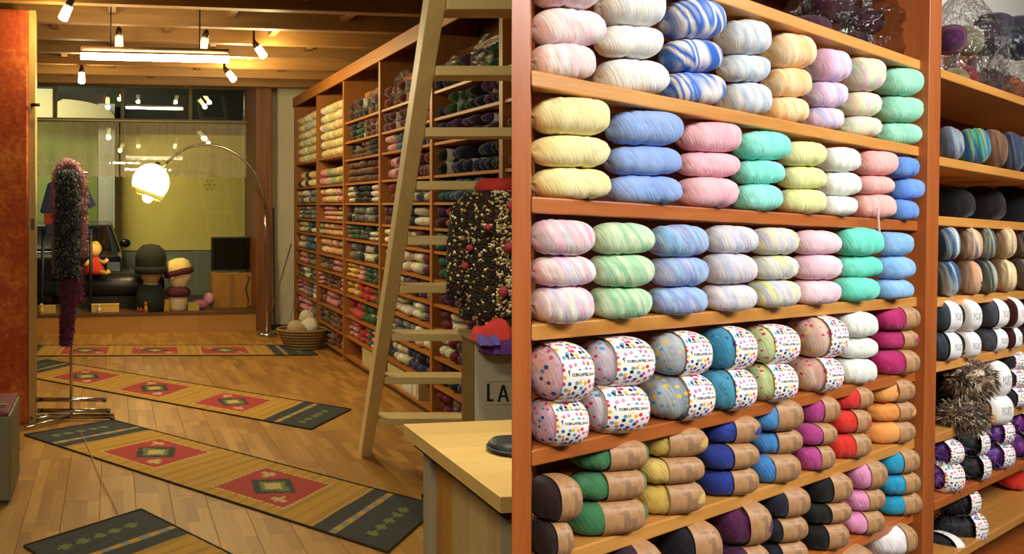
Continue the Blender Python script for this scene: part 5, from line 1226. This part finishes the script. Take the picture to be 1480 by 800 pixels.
m2 = MB(Matrix.Translation(cS) @ R); m2.lathe([(rS * 0.87, -rS * 0.5), (rS * 0.89, -rS * 0.52), (rS * 0.9, -rS * 0.58), (rS * 0.86, -rS * 0.58)], 28); m2.build('shade_rim', plain('yellow_rim', '#e8d060', 0.5, emit='#ffd84a', es=0.6), shd)
m2 = MB(Matrix.Translation(cS) @ R); m2.lathe([(0, rS * 1.0), (0.03, rS * 1.0), (0.03, rS * 1.12), (0, rS * 1.16)], 14); m2.build('cap', DM, shd)
m2 = MB(Matrix.Translation(cS) @ R); m2.ball((0, 0, 0.09), 0.05, 0.05, 0.06); m2.build('bulb', GLOW, al)
point('arc_lamp_light', Vector((base.x, base.y, 0)) + cS + ax * (rS * 0.62), 26, (1.0, 0.86, 0.45), 0.08)
# leaning rods and the basket
for (u0, v0, u1, v1, r_, c, lb) in ((397, 466, 395, 300, 0.010, '#5a4a30', 'thin upright rod against the white wall behind the arc lamp'), (384, 470, 421, 352, 0.009, '#6a5030', 'thin slanting rod leaning to the tall bookcase from the lamp')):
    a = floor_at(u0, v0 + 10); b = ray(u1, v1, a.y + 0.25); mb = MB(); mb.tube([Vector((0, 0, 0.012)), b - a], r_, 8)
    tag(mb.build('wooden_rod', plain('rod' + c[1:], c, 0.5), None, a), lb, 'rod')
bq = floor_at(437, 503); bk = thing('basket', 'wicker basket of pale wool at the foot of the tall bookcase', 'basket', bq)
WK = plain('wicker', '#8a6a3a', 0.8, noise=0.25, nscale=40)
for i in range(7):
    rr_ = 0.15 + 0.012 * i; mb = MB(); mb.tube([(rr_ * 1.25 * math.cos(a), rr_ * math.sin(a), 0.02 + 0.032 * i) for a in [2 * math.pi * k / 28 for k in range(29)]], 0.017, 6); mb.build('woven_ring', WK, bk)
mb = MB(); mb.lathe([(0, 0.005), (0.16, 0.005), (0.22, 0.20)], 20, sx=1.2, sy=0.95); mb.build('lining', plain('basket_lining', '#5a4424', 0.9), bk)
for i, (x, y, z, r, c, lb) in enumerate(((-0.08, 0, 0.22, 0.09, '#b8a88a', 'cream wool ball in the floor basket, window side'), (0.08, -0.03, 0.24, 0.10, '#c9c4b4', 'white wool ball in the floor basket, topmost'), (0.05, 0.05, 0.34, 0.08, '#c4bfae', 'pale wool ball heaped on the floor basket'), (-0.02, -0.09, 0.21, 0.07, '#9a8260', 'tan wool ball at the front of the floor basket'))):
    o = shared('wool_ball', SKEINS_ROUND[i], yarn('ball' + c[1:], [c], 3)); o.location = (bq.x + x, bq.y + y, z); o.scale = (2 * r, 2 * r, 2 * r); o.rotation_euler = (i, 0.3 * i, i); tag(o, lb, 'wool ball')

# ---- loft ladder
def lad(v):                                            # height on the ladder seen at row v
    return (CZ - (v - PV) * 5.79 / F) / (1 - (v - PV) * 0.942 / F)
def lpos(z): return Vector((0, 5.79 - 0.942 * z, z))
ld = thing('ladder', 'steep pine ladder with flat treads rising before the tall bookcase', 'ladder', (1.0, 5.79, 0))
LADW = wood('ladder_pine', '#ead6a0', '#ceb276', 'Z', 0.8, 0.55, 0.7)
LADX = wood('ladder_tread_pine', '#ead6a0', '#ceb276', 'X', 0.8, 0.55, 0.7)
for x0 in (0.70, 1.30):
    mb = MB(); a, b = lpos(0.0) + Vector((x0 - 1.0, -5.79, 0)), lpos(3.04) + Vector((x0 - 1.0, -5.79, 0)); w2 = 0.034; dd = Vector((0, 0.05, 0.04))
    e = Vector((w2, 0, 0)); f2 = Vector((0, 0.075, 0))
    mb.hexa([a - e - f2, a + e - f2, a + e + f2, a - e + f2, b - e - f2, b + e - f2, b + e + f2, b - e + f2]); mb.build('side_rail', LADW, ld, bevel=0.004)
for v in (600, 541, 479, 410, 341, 262, 186, 99, 5):
    z = lad(v); q = lpos(z); mb = MB(); mb.box(-0.265, 0.265, q.y - 5.79 - 0.08, q.y - 5.79 + 0.09, z - 0.04, z); mb.build('tread', LADX, ld, bevel=0.004)

# ---- pine table in front
tc_ = to_room(Vector((0.539, 3.29, 0))); tp0, tp1, td1, td0 = tc_[0], 1.50, tc_[1], 2.33
tb = thing('table', 'pine counter table with thick planked top beside the ladder', 'table', RW((tp0 + tp1) / 2, (td0 + td1) / 2, 0), THETA)
hw, hd = (tp1 - tp0) / 2, (td1 - td0) / 2; n = 5
TBW = wood('table_pine', '#e6c684', '#cda662', 'X', 0.7, 0.42, 0.7)
for i in range(n):
    y0 = -hd + 2 * hd * i / n; mb = MB(); mb.plank(-hw, hw, y0, y0 + 2 * hd / n - 0.0006, 0.755, 0.80, 0.0015); mb.build('top_plank', TBW, tb)
mb = MB(); mb.box(-hw + 0.03, hw - 0.03, -hd + 0.03, hd - 0.03, 0.725, 0.754); mb.build('dark_underframe', plain('dark_gap', '#3a1c10', 0.8), tb)
GREYP = wood('grey_pine', '#b8ae92', '#9c927a', 'Z', 0.7, 0.6)
for sx in (-1, 1):
    for sy in (-1, 1):
        x, y = sx * (hw - 0.09), sy * (hd - 0.09); mb = MB(); mb.box(x - 0.035, x + 0.035, y - 0.035, y + 0.035, 0, 0.724); mb.build('leg', GREYP, tb, bevel=0.004)
SIDE = wood('side_panel_pine', '#d9c08c', '#bda06a', 'Z', 0.7, 0.5)
nn = 4; ya, yb = -hd + 0.128, hd - 0.128
for i in range(nn):
    y0 = ya + (yb - ya) * i / nn; mb = MB(); mb.box(-hw + 0.08, -hw + 0.1, y0 + 0.001, y0 + (yb - ya) / nn - 0.001, 0.04, 0.724); mb.build('side_panel', SIDE if i < 3 else wood('amber_pine', '#dd9c44', '#c58434', 'Z', 0.7, 0.5), tb)
mb = MB(); mb.box(-hw + 0.128, hw - 0.128, -hd + 0.06, -hd + 0.08, 0.04, 0.724); mb.build('front_panel', SIDE, tb)
# dark rounded case on the table
cq = ray(740, 650, F * (CZ - 0.80) / (652 - PV)); ch = thing('case', 'dark navy rounded case lying on the pine table', 'case', (cq.x, cq.y, 0.801), THETA)
mb = MB()
prof = []
for s, z in ((1.0, 0.0), (1.04, 0.012), (1.0, 0.026), (0.86, 0.036)):
    prof.append([(0.080 * s * (abs(math.cos(a)) ** 0.9) * (1 if math.cos(a) > 0 else -1) + 0.006, 0.075 * s * math.sin(a), z) for a in [2 * math.pi * k / 28 for k in range(28)]])
vs = [p for r_ in prof for p in r_]; fs = [(i * 28 + k, i * 28 + (k + 1) % 28, (i + 1) * 28 + (k + 1) % 28, (i + 1) * 28 + k) for i in range(3) for k in range(28)] + [tuple(reversed(range(28))), tuple(84 + k for k in range(28))]
mb.add(vs, fs, 0, True); mb.build('body', plain('navy_case', '#22252e', 0.5, bumps=0.2, nscale=80), ch)
mb = MB(); mb.tube([(0.086 * math.cos(a) + 0.006, 0.079 * math.sin(a), 0.013) for a in [2 * math.pi * k / 28 for k in range(29)]], 0.004, 6); mb.build('seam', plain('case_seam', '#3a4054', 0.5), ch)
# black foot on the floor beside the table
q = floor_at(623, 722); mb = MB(); mb.tube([(-0.05, -0.02, 0.02), (0.10, 0.02, 0.024)], 0.018, 10); tag(mb.build('floor_bar', plain('black_metal', '#15100c', 0.5, 0.4), None, q + Vector((0, 0, 0.002))), 'short black metal bar on the floor beside the table leg', 'bar')

# ---- white display box with letters, torso with the boucle jacket
YB = 3.72; bl_ = ray(687, 490, YB); zt_ = bl_.z; bw = 0.44
db = thing('display_box', 'white-fronted display box with black letters behind the table', 'box', (bl_.x, YB, 0), 0.0)
mb = MB(); mb.box(0.012, bw, 0.012, 0.30, 0.02, zt_ - 0.015); mb.build('body', wood('box_side_wood', '#8a7440', '#6a5628', 'Z', 0.8, 0.6), db)
mb = MB(); mb.box(0, bw, 0, 0.0115, 0.02, zt_ - 0.015); mb.build('front_panel', plain('white_front', '#b9b5a4', 0.6), db)
mb = MB(); mb.box(-0.004, bw + 0.004, -0.004, 0.304, zt_ - 0.0149, zt_); mb.build('top', wood('box_top_wood', '#a89a70', '#8a7c54', 'X', 0.8, 0.6), db)
mb = MB(); mb.box(0.0, bw, 0.0, 0.3, 0, 0.0199); mb.build('plinth', plain('dark_plinth', '#3a342a', 0.7), db)
s_ = YB / F
def letter(strokes, nm):
    mb = MB()
    for (x0, z0, x1, z1, t) in strokes:
        a, b = Vector((x0, 0, z0)), Vector((x1, 0, z1)); d = (b - a).normalized(); n_ = Vector((-d.z, 0, d.x)) * t / 2; y = Vector((0, -0.0025, 0))
        mb.hexa([a - n_ + y, b - n_ + y, b + n_ + y, a + n_ + y, a - n_, b - n_, b + n_, a + n_])
    return mb.build(nm, plain('ink_black', '#15130f', 0.6), db)
def bx(u): return (u - 687) * s_
def bzz(v): return CZ - (v - PV) * s_
letter([(bx(705.5), bzz(579), bx(705.5), bzz(554), 0.010), (bx(704), bzz(577.8), bx(713), bzz(577.8), 0.008)], 'letter_l')
letter([(bx(720.5), bzz(580), bx(727), bzz(556), 0.009), (bx(734), bzz(580), bx(727.5), bzz(556), 0.009), (bx(723), bzz(572), bx(732), bzz(572), 0.007)], 'letter_a')
mb = MB()
for (u0, v0, u1, v1) in ((705, 551, 745, 551), (745, 551, 745, 584), (705, 584, 745, 584)):
    a, b = Vector((bx(u0), -0.001, bzz(v0))), Vector((bx(u1), -0.001, bzz(v1))); mb.tube([a, b], 0.0012, 4)
mb.build('printed_frame', plain('pale_grey_ink', '#8f8b80', 0.7), db)
# torso form and jacket
jc = Vector((ray(722, 300, 3.80).x, 3.86, zt_)); JK = 3.80 / F
def jz(v): return CZ - (v - PV) * JK - zt_
ft = thing('dress_form', 'small dark dress form standing on the white display box', 'dress form', jc)
mb = MB(); mb.lathe([(0, 0), (0.08, 0), (0.08, 0.012), (0.02, 0.02), (0.02, 0.12), (0.0, 0.12)], 20); mb.build('base', plain('black_metal', '#15100c'), ft)
mb = MB(); mb.lathe([(0.0, 0.12), (0.115, 0.13), (0.10, 0.25), (0.125, 0.42), (0.10, 0.50), (0.04, 0.545), (0.035, 0.58), (0, 0.585)], 24, sy=0.8); mb.build('torso', plain('black_cloth', '#17120f', 0.9), ft)
def boucle():
    m, nt, b = new_mat('boucle_knit')
    tc = node(nt, 'ShaderNodeTexCoord')
    vo = node(nt, 'ShaderNodeTexVoronoi', in_Scale=95.0); nt.links.new(tc.outputs['Object'], vo.inputs['Vector'])
    sc_ = node(nt, 'ShaderNodeSeparateColor'); nt.links.new(vo.outputs['Color'], sc_.inputs[0])
    nz = node(nt, 'ShaderNodeTexNoise', in_Scale=5.0, in_Detail=1.0); nt.links.new(tc.outputs['Object'], nz.inputs['Vector'])
    sp = node(nt, 'ShaderNodeSeparateXYZ'); nt.links.new(tc.outputs['Object'], sp.inputs[0])
    # gold and cream bobbles crowd along the front panels
    st = math_n(nt, 'GREATER_THAN', sp.outputs[0], -0.03)
    den = math_n(nt, 'ADD', math_n(nt, 'MULTIPLY', st, 0.40), math_n(nt, 'MULTIPLY', nz.outputs[0], 0.28))
    on = math_n(nt, 'LESS_THAN', sc_.outputs[0], den)
    gold = ramp(nt, [(0, '#e0cf98'), (0.4, '#b89a4e'), (0.7, '#f0e6c4'), (1.0, '#7a5a24')], sc_.outputs[1], 'CONSTANT')
    dark = ramp(nt, [(0, '#1a120c'), (0.5, '#33240f'), (0.85, '#4a1c16'), (1.0, '#241a0e')], sc_.outputs[2], 'CONSTANT')
    nt.links.new(mix(nt, dark.outputs[0], gold.outputs[0], on), b.inputs['Base Color']); b.inputs['Roughness'].default_value = 0.8
    bump(nt, b, math_n(nt, 'SUBTRACT', 1.0, vo.outputs['Distance']), 0.9, 0.02); return m
BOU = boucle()
jk = thing('jacket', 'black and gold boucle jacket with red collar and pompoms on the form', 'jacket', jc)
mb = MB(); rj = [(0.152, jz(463)), (0.156, jz(445)), (0.15, jz(400)), (0.145, jz(360)), (0.15, jz(320)), (0.135, jz(295)), (0.095, jz(276)), (0.062, jz(266))]
rj = rj + [(r - 0.012, z) for r, z in reversed(rj)]
seg = 30; vs = []
for (r, z) in rj:
    for k in range(seg): th = 2 * math.pi * k / seg; q = 1 + 0.03 * math.sin(5 * th + z * 9); vs.append((r * q * math.cos(th), r * 0.82 * q * math.sin(th), z))
n_ = len(rj)
mb.add(vs, [(i * seg + k, i * seg + (k + 1) % seg, ((i + 1) % n_) * seg + (k + 1) % seg, ((i + 1) % n_) * seg + k) for i in range(n_) for k in range(seg)], 0, True); mb.build('body', BOU, jk)
for sx in (-1, 1):
    mb = MB(); mb.tube([(sx * 0.095, 0, jz(284)), (sx * 0.145, 0, jz(305)), (sx * 0.165, -0.01, jz(350)), (sx * 0.172, -0.02, jz(395)), (sx * 0.172, -0.03, jz(435))], [0.035, 0.052, 0.048, 0.044, 0.046], 14); mb.build('sleeve', BOU, jk)
mb = MB(); mb.lathe([(0.088, jz(275)), (0.092, jz(270)), (0.080, jz(262)), (0.064, jz(257)), (0.056, jz(264))], 24, sy=0.85); mb.build('collar', plain('red_knit', '#b02c26', 0.9, bumps=0.4, nscale=60), jk)
for (u, v) in ((728, 356), (720, 419), (733, 297), (700, 328), (672, 384), (677, 358)):
    x = (u - 722) * JK; yy = -0.82 * math.sqrt(max(0.0, 0.155 ** 2 - min(abs(x), 0.15) ** 2)) - 0.012 if abs(x) < 0.14 else -0.06
    mb = MB(); mb.ball((x, yy, jz(v)), 0.021 if u > 710 else 0.015, wob=0.06, rnd=random.Random(u)); mb.build('pompom', plain('pompom_pink', '#a83a48', 0.95, bumps=0.5, nscale=90), jk)
# wool cloths on the box
def cloth(name, u0, u1, v0, v1, c, lb, y0, seed):
    rnd = random.Random(seed); x0, x1 = (u0 - 687) * s_, (u1 - 687) * s_; z1, z0 = bzz(v0) , max(bzz(v1), -9)
    mb = MB(); nx, ny = 14, 8; vs = []
    for i in range(nx + 1):
        for j in range(ny + 1):
            s, t = i / nx, j / ny; e = math.sin(math.pi * s) ** 0.5 * math.sin(math.pi * min(1, t * 0.5 + 0.5)) ** 0.5
            vs.append((x0 + (x1 - x0) * s, y0 + 0.10 * t + 0.01 * math.sin(9 * s + seed), z0 + (z1 - z0) * (0.8 + 0.2 * math.sin(7 * s + seed)) * min(1, 12 * s, 12 * (1 - s)) * math.sin(math.pi * t) ** 0.4 + rnd.uniform(0, 0.006)))
    vs2 = [(x, y, z0) for x, y, z in vs]; n = (nx + 1) * (ny + 1)
    f1 = [(i * (ny + 1) + j, (i + 1) * (ny + 1) + j, (i + 1) * (ny + 1) + j + 1, i * (ny + 1) + j + 1) for i in range(nx) for j in range(ny)]
    mb.add(vs + vs2, f1 + [tuple(reversed([n + q for q in f])) for f in f1], 0, True)
    o = mb.build(name, plain('cloth' + c[1:], c, 0.9, bumps=0.4, nscale=40), None, (bl_.x, YB, 0.0)); return tag(o, lb, 'cloth')
cloth('knitted_cloth', 683, 712, 479, 493, '#5a4a9c', 'lavender knitted cloth folded on the white box edge', -0.13, 1)
cloth('knitted_cloth', 690, 760, 480, 506, '#4a2068', 'purple knitted cloth draped over the white box front', -0.115, 2)
cloth('ribbon', 681, 738, 460, 491, '#c0332c', 'bright red ribbon lying before the jacket hem', -0.055, 3)
cloth('lace_cloth', 712, 750, 463, 491, '#a89a80', 'beige lace cloth crumpled beside the red ribbon', 0.03, 4)

sbox('wall_side', FB + 0.02, FB + 0.12, 3.55, DG - 0.31, 0, 3.25, plain('offwhite_wall', '#d9d0b8'), kind='structure')
# wall behind the dark bay
wa, wb = SP(1300, 100, 0.40), SP(1700, 100, 0.40)
mb = MB(); n_ = NI * 0.1; wa.z = wb.z = 0; up = Vector((0, 0, 3.2)); mb.hexa([wa, wb, wb + n_, wa + n_, wa + up, wb + up, wb + n_ + up, wa + n_ + up])
world_obj(mb, 'wall_near', plain('white_wall', '#e9e4d8', 0.9), wa, HS, None, kind='structure')
